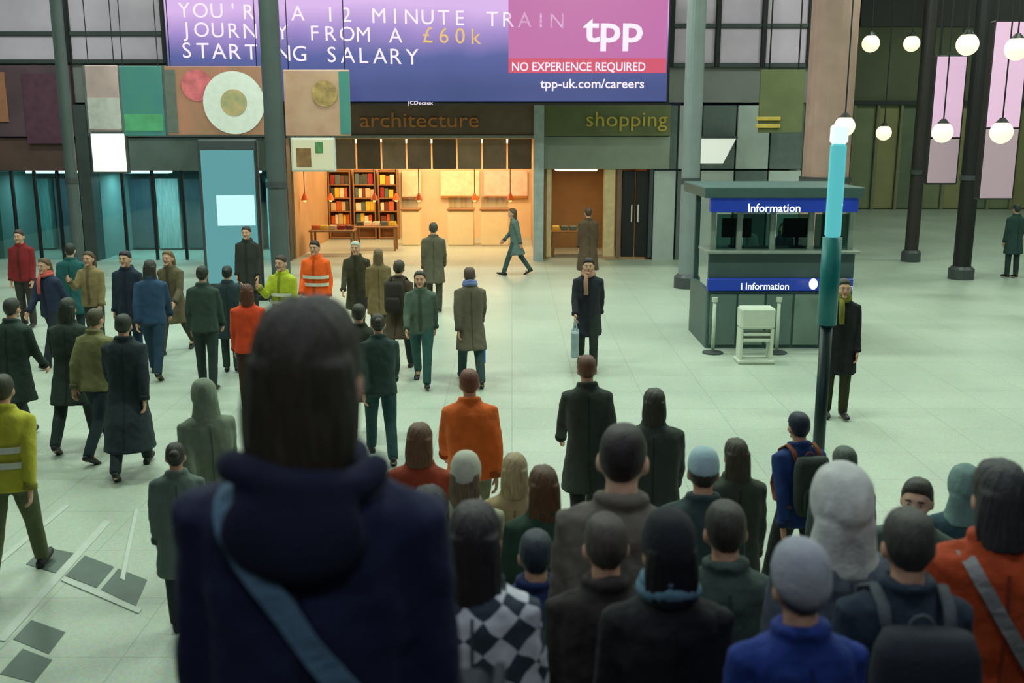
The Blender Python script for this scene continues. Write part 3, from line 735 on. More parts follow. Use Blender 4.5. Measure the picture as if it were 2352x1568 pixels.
# cyan totem
g = ground(520, 690); TY = g.y
t = thing('display_totem', 'glowing cyan digital totem standing left of the slim dark column', 'totem', (P(530, 500, TY).x, TY, 0), math.radians(6))
zb, zt_ = Z(650, TY), Z(345, TY); wt = X(590, TY) - X(470, TY)
put('casing', MB().bev((0, 0.12, (zt_ + .15) / 2 + .1), (wt + 0.14, 0.22, zt_ + 0.1), 0.04), M_greyd, t)
put('screen', MB().bev((0, 0, (zb + zt_) / 2), (wt, 0.03, zt_ - zb), 0.01), glow('totem_cyan', (104, 176, 180), 0.75), t)
put('bright_picture', MB().bev((0.12, -0.02, (Z(448, TY) + Z(518, TY)) / 2), (wt * 0.72, 0.02, Z(448, TY) - Z(518, TY)), 0.005), glow('totem_white', (196, 246, 246), 1.05), t)
put('plinth', MB().bev((0, 0.12, 0.06), (wt + 0.3, 0.4, 0.12), 0.02), M_dark, t)

# =================================================================== PEOPLE
# joints for a 1.75 m figure that faces +y, feet at z = 0
POSES = {   # legL(angle, knee), legR, armL(forward, out, elbow), armR, lean
    'stand':  ((2, 3), (-2, 3), (3, 6, 12), (3, 6, 12), 1),
    'stand2': ((6, 4), (-5, 6), (-4, 8, 20), (10, 7, 26), 2),
    'walk':   ((24, 6), (-20, 16), (-20, 6, 14), (22, 6, 24), 5),
    'walk2':  ((-20, 18), (24, 5), (24, 7, 28), (-20, 6, 12), 6),
    'phone':  ((3, 3), (-3, 4), (6, 6, 14), (34, 8, 96), 2),
    'hold':   ((4, 4), (-6, 6), (30, 10, 80), (28, 10, 76), 3),
    'point':  ((10, 4), (-12, 10), (58, 14, 30), (0, 8, 16), 6),
}
def joints(pose):
    (la, lk), (ra, rk), aL, aR, lean = POSES[pose]
    ln = math.radians(lean); J = {}
    def up(p):
        p = Vector(p); z = p.z - 0.93
        return Vector((p.x, p.y * math.cos(ln) + z * math.sin(ln), 0.93 + z * math.cos(ln) - p.y * math.sin(ln)))
    J['up'] = up
    low = 9
    for s, a, k, n in ((-1, la, lk, 'L'), (1, ra, rk, 'R')):
        a = math.radians(a); k = math.radians(k)
        h = Vector((s * 0.092, 0, 0.92)); kn = h + Vector((s * 0.008, math.sin(a), -math.cos(a))) * 0.43
        an = kn + Vector((0, math.sin(a - k), -math.cos(a - k))) * 0.41
        J['hip' + n], J['kn' + n], J['an' + n] = h, kn, an
        J['ft' + n] = math.degrees(a - k)
        low = min(low, an.z - (0.08 + max(0, -math.sin(a - k)) * 0.05))
    J['dz'] = -low
    for s, arm, n in ((-1, aL, 'L'), (1, aR, 'R')):
        f, o, e = [math.radians(q) for q in arm]
        sh = Vector((s * 0.165, 0, 1.402))
        d1 = Vector((s * math.sin(o), math.sin(f) * math.cos(o), -math.cos(f) * math.cos(o)))
        el = sh + d1 * 0.29
        d2 = Vector((s * math.sin(o) * 0.3 - s * math.sin(e) * 0.15, math.sin(f + e), -math.cos(f + e))).normalized()
        wr = el + d2 * 0.25
        J['sh' + n], J['el' + n], J['wr' + n] = up(sh), up(el), up(wr)
        J['hd' + n] = up(wr + d2 * 0.1) - up(wr)
    return J
HEADC = Vector((0, 0.015, 1.632))
def head_fn(v):
    x, y, z = v.x, v.y, v.z
    if z < 0:
        x *= 1 - 0.30 * (-z) ** 1.3
        if y < 0: y *= 1 - 0.35 * (-z)
    elif z < 0.9995:
        k = (1 - z ** 2.7) ** (1 / 2.7) / math.sqrt(1 - z * z)
        x *= min(k, 1.6); y *= min(k, 1.5) * (1.04 if y < 0 else 1.0)
    if y > 0.5: y = 0.5 + (y - 0.5) * 0.82
    return Vector((x * 0.078, y * 0.099, z * 0.118))
def ring(z, hx, hy, oy=0.0, n=20, p=2.4, up=None):
    pts = []
    for k in range(n):
        q = 2 * PI * k / n; c, s = math.cos(q), math.sin(q)
        v = Vector((hx * abs(c) ** (2 / p) * (1 if c > 0 else -1), oy + hy * abs(s) ** (2 / p) * (1 if s > 0 else -1), z))
        pts.append(up(v) if up else v)
    return pts
def hand(mb, J, n):
    w = J['wr' + n]; d = J['hd' + n].normalized(); sg = -1 if n == 'L' else 1
    nrm = Vector((-sg, 0, 0)); nrm = (nrm - d * nrm.dot(d)).normalized()     # palm faces the body
    th = d.cross(nrm).normalized()
    if th.y < 0: th = -th                                                     # thumb to the front
    R = Matrix((th, nrm, d)).transposed()
    mb.ell(w + d * 0.05, (0.042, 0.017, 0.06), 12, 8, R)
    for i, (o, L, r) in enumerate(((0.030, 0.072, 0.0092), (0.010, 0.082, 0.0095), (-0.010, 0.076, 0.009), (-0.029, 0.058, 0.008))):
        a = w + d * 0.085 + th * o
        b = a + d * L * 0.45 + nrm * L * 0.08; c = b + (d * 0.75 + nrm * 0.66) * L * 0.32; e = c + (d * 0.35 + nrm * 0.9) * L * 0.28
        mb.tube([a, b, c, e], [r, r, r * 0.92, r * 0.7], 7)
    a = w + d * 0.025 + th * 0.03; b = a + d * 0.03 + th * 0.026 + nrm * 0.012; c = b + d * 0.032 + th * 0.006 + nrm * 0.014
    mb.tube([a, b, c], [0.012, 0.0105, 0.008], 7)
CACHE = {}
def ribbon(pts, nrm, w, th=0.006):
    rings = []
    for i, p in enumerate(pts):
        t = (pts[min(i + 1, len(pts) - 1)] - pts[max(i - 1, 0)]).normalized(); s = t.cross(nrm[i]).normalized(); n = s.cross(t).normalized()
        if n.dot(nrm[i]) < 0: n = -n
        rings.append([p + s * w / 2, p + s * w / 2 + n * th, p - s * w / 2 + n * th, p - s * w / 2])
    return MB().loft(rings)
def shift(me, dz):
    me.transform(Matrix.Translation((0, 0, dz))); me.update(); return me
def body_mesh(pose, vox):
    k = ('body', pose, vox)
    if k in CACHE: return CACHE[k]
    J = joints(pose); up = J['up']; mb = MB()
    hc = up(HEADC); off = hc - HEADC
    mb.ell(hc, None, 20, 14, None, head_fn)
    mb.ell(hc + Vector((0, 0.098, -0.018)), (0.014, 0.02, 0.028)); mb.ell(hc + Vector((0, 0.090, 0.005)), (0.010, 0.012, 0.035))
    mb.ell(hc + Vector((0, 0.078, -0.092)), (0.034, 0.022, 0.022)); mb.ell(hc + Vector((0, 0.086, 0.03)), (0.055, 0.014, 0.014))
    for s in (-1, 1): mb.ell(hc + Vector((s * 0.078, -0.008, -0.012)), (0.013, 0.024, 0.036)); mb.ell(hc + Vector((s * 0.04, 0.062, -0.03)), (0.026, 0.025, 0.024))
    mb.tube([up((0, -0.012, 1.40)), up((0, -0.008, 1.50)), up((0, 0.005, 1.58))], [0.075, 0.056, 0.054], 12)
    mb.loft([ring(z, a, b, 0, up=up) for z, a, b in ((0.86, 0.14, 0.09), (0.95, 0.15, 0.10), (1.08, 0.135, 0.09), (1.25, 0.15, 0.10), (1.38, 0.155, 0.09), (1.45, 0.10, 0.07))])
    for n in 'LR':
        mb.tube([J['hip' + n] + Vector((0, 0, 0.03)), J['hip' + n] * 0.5 + J['kn' + n] * 0.5, J['kn' + n], J['kn' + n] * 0.65 + J['an' + n] * 0.35, J['an' + n]], [0.078, 0.07, 0.05, 0.052, 0.034], 10)
        mb.ell(J['an' + n] + Vector((0, 0.05, -0.04)), (0.035, 0.1, 0.03))
        mb.tube([J['sh' + n], J['sh' + n] * 0.5 + J['el' + n] * 0.5, J['el' + n], J['el' + n] * 0.6 + J['wr' + n] * 0.4, J['wr' + n], J['wr' + n] + J['hd' + n] * 0.3], [0.05, 0.046, 0.036, 0.037, 0.026, 0.026], 10)
    me0 = solid(mb, vox, 2, name='body')
    h = MB(); h.v = [v.co.copy() for v in me0.vertices]; h.f = [tuple(p.vertices) for p in me0.polygons]; h.m = [0] * len(h.f)
    for n in 'LR': hand(h, J, n)
    for s in (-1, 1):
        h.cur = 1; h.ell(hc + Vector((s * 0.032, 0.083, 0.004)), (0.0115, 0.008, 0.0058), 10, 6)
        h.cur = 2; h.ell(hc + Vector((s * 0.032, 0.0895, 0.004)), (0.0052, 0.003, 0.0052), 8, 6); h.ell(hc + Vector((s * 0.033, 0.096, 0.026)), (0.02, 0.006, 0.0045), 8, 6)
    h.cur = 3; h.ell(hc + Vector((0, 0.092, -0.058)), (0.024, 0.008, 0.007), 10, 6)
    bpy.data.meshes.remove(me0)
    me = shift(h.mesh('body', True), J['dz'])
    CACHE[k] = (me, hc + Vector((0, 0, J['dz']))); return CACHE[k]
def coat_mesh(pose, kind, vox, bulk, fold):
    k = ('coat', pose, kind, vox, bulk)
    if k in CACHE: return CACHE[k]
    J = joints(pose); up = J['up']; mb = MB(); B = bulk
    rows = [(1.51, 0.066, 0.07, -0.005), (1.488, 0.088, 0.078, -0.008), (1.465, 0.125, 0.088, -0.01), (1.44, 0.165 * B, 0.1, -0.012), (1.39, 0.186 * B, 0.116 * B, -0.01), (1.30, 0.19 * B, 0.128 * B, -0.004), (1.18, 0.182 * B, 0.13 * B, 0.0), (1.06, 0.172 * B, 0.122 * B, 0.0), (0.95, 0.184 * B, 0.13 * B, 0.0)]
    W = 1.3 if pose in ('walk', 'walk2', 'point') else 1.0
    hem = {'jacket': [(0.84, 0.198 * B, 0.138 * B, 0.0)], 'coat': [(0.84, 0.20 * B, 0.142 * B, 0), (0.70, 0.215 * B, 0.16 * B * (W + 1) / 2, 0), (0.58, 0.225 * B, 0.178 * B * W, 0)],
           'long': [(0.84, 0.20 * B, 0.145 * B, 0), (0.65, 0.23 * B, 0.18 * B * W, 0), (0.42, 0.25 * B, 0.22 * B * W, 0), (0.34, 0.255 * B, 0.235 * B * W, 0)]}[kind]
    mb.loft([ring(z, a, b, o, up=up) for z, a, b, o in reversed(rows + hem)])
    for n in 'LR':
        s, e, w = J['sh' + n], J['el' + n], J['wr' + n]
        mb.tube([s + Vector((-s.x * 0.25, 0, 0.0)), s, s * 0.5 + e * 0.5, e, e * 0.5 + w * 0.5, w + (w - e) * 0.04], [0.07 * B, 0.07 * B, 0.064 * B, 0.058 * B, 0.054 * B, 0.046 * B], 12)
    # collar
    cp = [up((0.075 * math.cos(q), -0.005 + 0.075 * math.sin(q), 1.505 + 0.012 * -math.sin(q))) for q in [2 * PI * i / 14 for i in range(15)]]
    mb.tube(cp, 0.026, 8)
    me = shift(solid(mb, vox, 3, fold, 'coat', len(CACHE) * 3.1), J['dz'])
    CACHE[k] = me; return me
def trouser_mesh(pose, vox, fold, wide=1.0):
    k = ('tr', pose, vox, wide)
    if k in CACHE: return CACHE[k]
    J = joints(pose); mb = MB()
    mb.loft([ring(z, a, b) for z, a, b in ((0.83, 0.165, 0.105), (0.92, 0.178, 0.118), (1.0, 0.165, 0.112))])
    for n in 'LR':
        h, kn, an = J['hip' + n], J['kn' + n], J['an' + n]
        mb.tube([h + Vector((0, 0, 0.02)), h * 0.5 + kn * 0.5, kn, kn * 0.5 + an * 0.5, an + Vector((0, 0, -0.01))], [0.096, 0.088 * wide, 0.07 * wide, 0.066 * wide, 0.06 * wide], 12)
    me = shift(solid(mb, vox, 2, fold, 'trousers', 5.0), J['dz'])
    CACHE[k] = me; return me
def shoe_mesh():
    if 'shoe' in CACHE: return CACHE['shoe']
    mb = MB(); rs = []
    for y, w, h, z in ((-0.075, 0.022, 0.05, 0.0), (-0.06, 0.036, 0.085, 0.0), (0.0, 0.04, 0.10, 0.0), (0.05, 0.043, 0.075, 0.0), (0.12, 0.047, 0.052, 0.0), (0.17, 0.04, 0.042, 0.002), (0.195, 0.02, 0.03, 0.006)):
        rs.append([Vector((w * math.cos(q) * (1.0 if math.sin(q) < 0 else 0.92), y, z + h * (0.5 + 0.5 * max(-0.999, math.sin(q))) if math.sin(q) > -0.6 else z)) for q in [2 * PI * i / 12 for i in range(12)]])
    mb.loft(rs); CACHE['shoe'] = mb.mesh('shoe', True); return CACHE['shoe']
def polar(scale, tmax, rows=12, n=44, edge=1.0, off=(0, 0, 0), drape=None, lump=0.0, puff=(1, 1, 1)):
    """cap that follows the head: tmax(ph) says how far down it reaches at each bearing (0 = front)"""
    mb = MB(); rings = []
    for i in range(rows + 1):
        r = []
        for j in range(n):
            ph = 2 * PI * j / n; th = max(0.02, tmax(ph) * i / rows)
            d = Vector((math.sin(th) * math.sin(ph), math.sin(th) * math.cos(ph), math.cos(th)))
            p = head_fn(d); t = i / rows
            sc = scale + (edge - scale) * max(0, (t - 0.8) / 0.2) ** 2
            if lump: sc += lump * (noise.noise(d * 5) + 0.9 * noise.noise(Vector((ph * 7, th * 1.2, 3.0))) * min(1, th * 1.5))
            r.append(Vector((p.x * sc * puff[0], p.y * sc * puff[1], p.z * sc * puff[2])) + Vector(off))
        rings.append(r)
    inner = []
    for r in (rings[-1], rings[-3], rings[0]):
        inner.append([v * 0.6 for v in r])
    mb.loft(rings + inner)
    if drape:
        L, w, yb = drape
        rs = []
        for t in range(-1, 9):
            f = max(t, 0) / 8; z = 0.0 - (L + 0.02) * f + (0.045 if t < 0 else 0)
            ww = w * (1 + 0.10 * math.sin(f * PI * 0.8)) * (1 - 0.22 * f * f) * (0.93 if t < 0 else 1)
            rs.append([Vector((ww * math.cos(q) * (1 + 0.05 * noise.noise(Vector((q * 6, f, 1)))), yb - 0.02 * f + (0.064 - 0.012 * f) * (0.93 if t < 0 else 1) * math.sin(q) * (1 + 0.10 * noise.noise(Vector((q * 7, f * 1.5, 0)))), z)) for q in [2 * PI * k / 36 for k in range(36)]])
        mb.loft(rs)
    return mb
def ang(front, side, back):
    def f(ph):
        c = math.cos(ph)
        d = side + (front - side) * (1 - (1 - c) ** 1.6) if c > 0 else side + (back - side) * (-c)
        return math.radians(d)
    return f
def hair_mesh(style):
    k = ('hair', style)
    if k in CACHE: return CACHE[k]
    if style == 'short': mb = polar(1.085, ang(56, 97, 128), lump=0.03)
    elif style == 'crop': mb = polar(1.045, ang(56, 94, 120), lump=0.012)
    elif style == 'bob': mb = polar(1.13, ang(46, 96, 128), lump=0.035, edge=1.06, drape=(0.13, 0.0905, -0.052))
    elif style == 'long': mb = polar(1.12, ang(46, 96, 128), lump=0.035, edge=1.06, drape=(0.30, 0.0905, -0.052))
    elif style == 'bun':
        mb = polar(1.08, ang(54, 97, 128), lump=0.02); mb.ell((0, -0.115, 0.05), (0.045, 0.04, 0.045), 14, 10)
    elif style == 'pony':
        mb = polar(1.08, ang(54, 97, 128), lump=0.02); mb.tube([(0, -0.10, 0.04), (0, -0.15, 0.02), (0, -0.15, -0.08), (0, -0.13, -0.17)], [0.025, 0.032, 0.03, 0.008], 10)
    me = mb.mesh('hair', True) if style in ('short', 'crop') else solid(mb, 0.0065, 6, 0.0, 'hair')
    if style not in ('short', 'crop'):      # combed strands
        pv = [(v.co.copy(), v.normal.copy()) for v in me.vertices]; flat = []
        for p, nr in pv: flat += tuple(p + nr * 0.004 * noise.noise(Vector((math.atan2(p.x, p.y + 0.04) * 9, p.z * 5, 2.0))))
        me.vertices.foreach_set('co', flat); me.update()
    CACHE[k] = me; return me
def hat_mesh(style):
    k = ('hat', style)
    if k in CACHE: return CACHE[k]
    if style == 'beanie':
        mb = polar(1.19, ang(58, 88, 108), edge=1.17, off=(0, 0, 0.01), lump=0.02, puff=(1, 1, 1.06))
    elif style == 'cap':
        mb = polar(1.13, ang(62, 80, 92), edge=1.12, off=(0, 0, 0.012))
        rs = []
        for t in range(5):
            f = t / 4
            rs.append([Vector((0.075 * (1 - 0.35 * f * f) * math.cos(q), 0.075 + 0.085 * f, 0.052 - 0.02 * f + 0.006 * math.sin(q) - 0.012 * abs(math.cos(q)))) for q in [2 * PI * k2 / 12 for k2 in range(12)]])
        mb.loft(rs)
    elif style == 'hood':
        mb = polar(1.36, ang(62, 112, 150), edge=1.30, off=(0, -0.012, 0.0), lump=0.05, rows=12)
        mb.loft([ring(z, a, b, o, 20, 2.2) for z, a, b, o in ((-0.215, 0.15, 0.115, -0.03), (-0.15, 0.118, 0.10, -0.035), (-0.09, 0.108, 0.088, -0.045), (-0.02, 0.102, 0.08, -0.055))])
    me = solid(mb, 0.008, 8, 0.004, 'hat') if style == 'hood' else mb.mesh('hat', True)
    CACHE[k] = me; return me
def loop_mesh(kind):
    k = ('loop', kind)
    if k in CACHE: return CACHE[k]
    mb = MB()
    if kind == 'scarf':
        for dz, r, R in ((0, 0.036, 0.078), (0.03, 0.032, 0.072)):
            mb.tube([(R * math.cos(q), 0.0 + R * math.sin(q), dz - 0.015 * math.sin(q) + 0.006 * math.sin(3 * q)) for q in [2 * PI * i / 18 for i in range(19)]], r, 8)
        mb.tube([(0.03, 0.09, 0.0), (0.035, 0.145, -0.1), (0.03, 0.15, -0.3)], [0.03, 0.035, 0.032], 8, 0.5)
    else:   # hood lying on the shoulders
        R = 0.10
        mb.tube([(R * 1.15 * math.cos(q), -0.025 + R * 0.85 * math.sin(q), 0.012 * math.sin(2 * q) + 0.01) for q in [PI * 0.93 + (PI * 1.14) * i / 14 for i in range(15)]], [0.02] + [0.03] * 13 + [0.02], 10)
        mb.ell((0, -0.112, -0.07), (0.12, 0.036, 0.085), 20, 12)
    me = mb.mesh('loop', True) if kind == 'scarf' else solid(mb, 0.009, 12, 0.006, 'loop')
    CACHE[k] = me; return me
def trim_mesh(cm, key, sg, z0, z1, w, x=0.0):
    k = ('trim', key, sg)
    if k in CACHE: return CACHE[k]
    bv = BVHTree.FromPolygons([v.co for v in cm.vertices], [tuple(p.vertices) for p in cm.polygons]); ps = []; ns = []
    for i in range(25):
        loc, nr, _, _ = bv.ray_cast(Vector((x, sg * 1.2, z0 + (z1 - z0) * i / 24)), Vector((0, -sg, 0)))
        if loc is None: continue
        ps.append(loc); ns.append(Vector((0, sg, 0)))
    for _ in range(2): ps = [ps[0]] + [(ps[i - 1] + ps[i] * 2 + ps[i + 1]) / 4 for i in range(1, len(ps) - 1)] + [ps[-1]]
    ps = [p + n * 0.001 for p, n in zip(ps, ns)]
    CACHE[k] = ribbon(ps, ns, w, 0.005).mesh('trim'); return CACHE[k]
def cuff_mesh(pose, n, B):
    k = ('cuff', pose, n, B)
    if k in CACHE: return CACHE[k]
    J = joints(pose); w = J['wr' + n]; d = (w - J['el' + n]).normalized(); dz = Vector((0, 0, J['dz']))
    CACHE[k] = MB().tube([w - d * 0.035 + dz, w - d * 0.02 + dz, w + d * 0.012 + dz, w + d * 0.018 + dz], [0.05 * B, 0.054 * B, 0.053 * B, 0.04 * B], 14).mesh('cuff', True); return CACHE[k]
SK = [(206, 158, 130), (184, 132, 104), (132, 92, 70), (222, 178, 152)]
M_eye = mat('eye_white', (225, 222, 215), 0.3); M_iris = mat('eye_dark', (34, 26, 22), 0.3); M_lip = mat('lip', (150, 84, 78), 0.5)
NP = [0]
def person(label, x, y, z, head, h, pose='walk', coat=('jacket', (40, 44, 50)), legs=(28, 30, 36), hair=('short', (38, 28, 22)), hat=None, scarf=None, hood=None, skin=0, shoe=(26, 24, 24), bulk=1.0, fine=False, coat_mat=None, vest=None, group='people crossing the concourse', inner=None):
    NP[0] += 1
    t = thing('person', label, 'person', (x, y, z), math.radians(head), group); s = h / 1.75
    t.scale = (s, s, s)
    vox = 0.008 if fine else 0.012; fold = 0.014 if fine else 0.010
    J = joints(pose)
    bm, hc = body_mesh(pose, vox)
    link('body', bm, [skinm(SK[skin]), M_eye, M_iris, M_lip], t)
    ck, cc = coat
    cm = coat_mesh(pose, ck, 0.011 if fine else 0.017, bulk, fold)
    cname = {'jacket': 'jacket', 'coat': 'coat', 'long': 'coat'}[ck]
    co = link(cname, cm, coat_mat or cloth(cc), t)
    zl = {'jacket': 0.88, 'coat': 0.64, 'long': 0.42}[ck] + J['dz']
    dk = coat_mat and cloth((70, 74, 84)) or cloth(tuple(int(c * 0.72) for c in cc))
    key = (pose, ck, fine, bulk)
    link('front_placket', trim_mesh(cm, key, 1, zl, 1.44 + J['dz'], 0.045), dk, co)
    if fine or ck != 'jacket': link('back_seam', trim_mesh(cm, key, -1, zl, 1.42 + J['dz'], 0.010), dk, co)
    for n in 'LR': link('cuff', cuff_mesh(pose, n, bulk), dk, co)
    link('trousers', trouser_mesh(pose, 0.018, 0.004), cloth(legs, 'trouser'), t)
    for n in 'LR':
        a = J['an' + n]; o = link('shoe', shoe_mesh(), mat('shoe_%d_%d_%d' % shoe, shoe, 0.5), t, (a.x, a.y, a.z - 0.08 + J['dz']))
        o.rotation_euler = (math.radians(J['ft' + n]) * (1 if J['ft' + n] > 0 else 1) * 0.8, 0, math.radians(-6 if n == 'R' else 6))
        if J['ft' + n] < 0: o.location.z += 0.02
    if hat and hat[0] == 'hood': pass
    elif hair: link('hair', hair_mesh(hair[0]), hairm(hair[1]), t, hc)
    if hat: link({'beanie': 'beanie', 'cap': 'cap', 'hood': 'hood'}[hat[0]], hat_mesh(hat[0]), cloth(hat[1], 'knit'), t, hc)
    if scarf: link('scarf', loop_mesh('scarf'), cloth(scarf, 'knit'), t, J['up']((0, 0, 1.515)) + Vector((0, 0, J['dz'])))
    if hood: link('hood', loop_mesh('hoodback'), cloth(hood), t, J['up']((0, -0.01, 1.49)) + Vector((0, 0, J['dz'])))
    if vest: # reflective bands
        up = J['up']
        for zz in (1.06, 1.18):
            pts = [[v + Vector((0, 0, dz + J['dz'])) for v in ring(zz, 0.203 * bulk + e, 0.140 * bulk + e, 0, 24, up=up)] for dz, e in ((-0.025, 0.0), (-0.025, 0.008), (0.025, 0.008), (0.025, 0.0))]
            put('reflective_band', MB().loft(pts, False), mat('reflective_silver', (214, 214, 200), 0.3), co)
    return t, cm, J
def far(label, px, head_py, h, heading, **kw):
    """a person standing on the concourse whose head shows at this pixel"""
    b = (784 - head_py) / F_PX
    dy = math.cos(PITCH) + b * math.sin(PITCH); dz = -math.sin(PITCH) + b * math.cos(PITCH)
    Y = (h - CAM_Z) * dy / dz
    p = P(px, head_py, Y)
    return person(label, p.x, Y, 0.0, heading, h, **kw)
def near(label, px, head_py, Y, heading, **kw):
    """a person on the stairs"""
    p = P(px, head_py, Y); z = step_z(Y)
    kw.setdefault('pose', 'stand')
    return person(label, p.x, Y, z, heading, p.z - z, fine=True, group='people on the stairs', **kw)

def cross_strap(t, cm, a, b, w, m, bag=None, label='', cat='bag', name='shoulder_bag'):
    """strap that runs over one shoulder down to the other hip, lying on the coat; a = (x,z) shoulder, b = (x,z) hip"""
    bv = BVHTree.FromPolygons([v.co for v in cm.vertices], [tuple(p.vertices) for p in cm.polygons])
    def side(sg, n=22):
        ps = []; ns = []
        for i in range(n + 1):
            f = i / n; x = a[0] + (b[0] - a[0]) * f; z = a[1] + (b[1] - a[1]) * f
            loc, nr, _, _ = bv.ray_cast(Vector((x, sg * 1.0, z)), Vector((0, -sg, 0)))
            if loc is None: continue
            ps.append(loc + nr * 0.006); ns.append(nr)
        return ps, ns
    r = thing(name, label, cat, t.location, t.rotation_euler.z, 'bags carried by people'); r.scale = t.scale
    bp, bn = side(-1); fp, fn_ = side(1)
    loc, nr, _, _ = bv.ray_cast(Vector((a[0], 0, 2.2)), Vector((0, 0, -1)))
    pts = list(reversed(bp)) + ([loc + nr * 0.01] if loc else []) + fp; nn = list(reversed(bn)) + ([nr] if loc else []) + fn_
    # smooth
    for _ in range(3):
        pts = [pts[0]] + [(pts[i - 1] + pts[i] * 2 + pts[i + 1]) / 4 + nn[i] * 0.001 for i in range(1, len(pts) - 1)] + [pts[-1]]
    put('strap', ribbon(pts, nn, w), m, r)
    if bag:
        bw, bh, bc = bag; sg = 1 if b[0] > 0 else -1
        put('bag_body', MB().bev((b[0] + sg * 0.10, -0.02, b[1] - bh / 2), (0.11, bw, bh), 0.03), cloth(bc, 'canvas'), r)
        put('bag_flap', MB().bev((b[0] + sg * 0.163, -0.02, b[1] - bh * 0.25), (0.02, bw + 0.01, bh * 0.5), 0.008), cloth(bc, 'canvas'), r)
    return r
def backpack(t, J, col, label, w=0.30, h=0.46, d=0.15, strapc=None):
    r = thing('backpack', label, 'backpack', t.location, t.rotation_euler.z, 'backpacks carried by people'); r.scale = t.scale
    up = J['up']; dz = Vector((0, 0, J['dz']))
    rs = []
    for i in range(9):
        f = i / 8; z = 1.44 - h * (1 - f); k = (1 - (2 * f - 1) ** 4) ** 0.35 if 0 < f < 1 else 0.55
        rs.append([v + dz for v in ring(z, w / 2 * (0.6 + 0.4 * k), d / 2 * (0.4 + 0.6 * k), -0.15 - d / 2, 16, 3.0, up)])
    pk = put('pack_body', MB().loft(rs), cloth(col, 'canvas'), r, smooth=True)
    rs = []
    for i in range(6):
        f = i / 5; z = 1.44 - h * 0.95 + h * 0.45 * f; k = (1 - (2 * f - 1) ** 4) ** 0.4 if 0 < f < 1 else 0.5
        rs.append([v + dz for v in ring(z, w * 0.38 * (0.6 + 0.4 * k), 0.035 * k, -0.15 - d - 0.012, 14, 3.0, up)])
    put('front_pocket', MB().loft(rs), cloth(tuple(max(0, c - 8) for c in col), 'canvas'), pk, smooth=True)
    for s in (-1, 1):
        pts = [up(Vector((s * 0.10, -0.16, 1.40))) + dz, up(Vector((s * 0.105, -0.11, 1.475))) + dz, up(Vector((s * 0.11, -0.02, 1.505))) + dz, up(Vector((s * 0.115, 0.09, 1.45))) + dz, up(Vector((s * 0.12, 0.15, 1.32))) + dz, up(Vector((s * 0.16, 0.14, 1.15))) + dz, up(Vector((s * 0.205, 0.0, 1.06))) + dz, up(Vector((s * 0.15, -0.16, 1.03))) + dz]
        put('strap', MB().tube(pts, 0.022, 8, 0.45), cloth(strapc or col, 'strap'), r, smooth=True)
    put('grab_loop', MB().tube([up(Vector((0.04 * math.cos(q), -0.17, 1.42 + 0.05 * math.sin(q)))) + dz for q in [PI * i / 6 for i in range(7)]], 0.007, 6), cloth(strapc or col, 'strap'), r)
    return r
def held_bag(t, J, col, label, n='R', w=0.32, h=0.34, kind='handbag'):
    r = thing(kind, label, 'bag', t.location, t.rotation_euler.z, 'bags carried by people'); r.scale = t.scale
    c = J['wr' + n] + J['hd' + n] * 0.9 + Vector((0, 0, J['dz']))
    put('bag_body', MB().bev((c.x, c.y, c.z - 0.16 - h / 2), (0.12, w, h), 0.03), cloth(col, 'canvas'), r)
    for s in (-1, 1): put('handle', MB().tube([(c.x + s * 0.03, c.y - 0.09, c.z - 0.17), (c.x + s * 0.01, c.y - 0.05, c.z - 0.03), (c.x + s * 0.005, c.y + 0.05, c.z - 0.03), (c.x + s * 0.03, c.y + 0.09, c.z - 0.17)], 0.008, 6), cloth(col, 'canvas'), r)
    return r

# ---- people on the stairs (nearest the camera)
t, cm, J = near('person seen from behind in a bulky navy coat with dark hair, nearest the camera', 692, 712, 1.66, -3, coat=('coat', (11, 19, 56)), hood=(10, 16, 48), legs=(14, 16, 26), hair=('bob', (50, 44, 32)), bulk=0.97)
cross_strap(t, cm, (-0.125, 1.452), (0.14, 1.08), 0.042, cloth((84, 116, 140), 'strap'), (0.3, 0.26, (20, 26, 40)), 'shoulder bag with a pale blue strap across the navy coat')
near('person with dark rounded hair and a dark coat just right of the navy coat', 985, 1132, 3.82, 4, coat=('coat', (22, 28, 36)), hair=('bob', (22, 24, 28)), legs=(20, 22, 30))
def pattern_mat():
    m = bpy.data.materials.new('patterned_wool'); m.use_nodes = True
    nt = m.node_tree; b = nt.nodes['Principled BSDF']; b.inputs['Roughness'].default_value = 0.95
    tc = nt.nodes.new('ShaderNodeTexCoord'); mp = nt.nodes.new('ShaderNodeMapping'); mp.inputs['Rotation'].default_value = (0, math.radians(45), 0); mp.inputs['Scale'].default_value = (1, 0.02, 1)
    n = nt.nodes.new('ShaderNodeTexNoise'); n.inputs['Scale'].default_value = 7
    mx = nt.nodes.new('ShaderNodeMix'); mx.data_type = 'VECTOR'; mx.inputs[0].default_value = 0.05
    nt.links.new(tc.outputs['Object'], n.inputs['Vector']); nt.links.new(tc.outputs['Object'], mx.inputs[4]); nt.links.new(n.outputs['Color'], mx.inputs[5])
    ck = nt.nodes.new('ShaderNodeTexChecker'); ck.inputs['Scale'].default_value = 13; ck.inputs[1].default_value = rgb(206, 208, 214); ck.inputs[2].default_value = rgb(52, 62, 74)
    nt.links.new(mx.outputs[1], mp.inputs[0]); nt.links.new(mp.outputs[0], ck.inputs[0]); nt.links.new(ck.outputs[0], b.inputs['Base Color'])
    return m
near('person with long dark hair in a grey and white diamond patterned coat', 1088, 1172, 2.74, -2, coat=('coat', (150, 150, 156)), coat_mat=pattern_mat(), hair=('long', (40, 34, 36)), legs=(22, 24, 32), bulk=1.0)
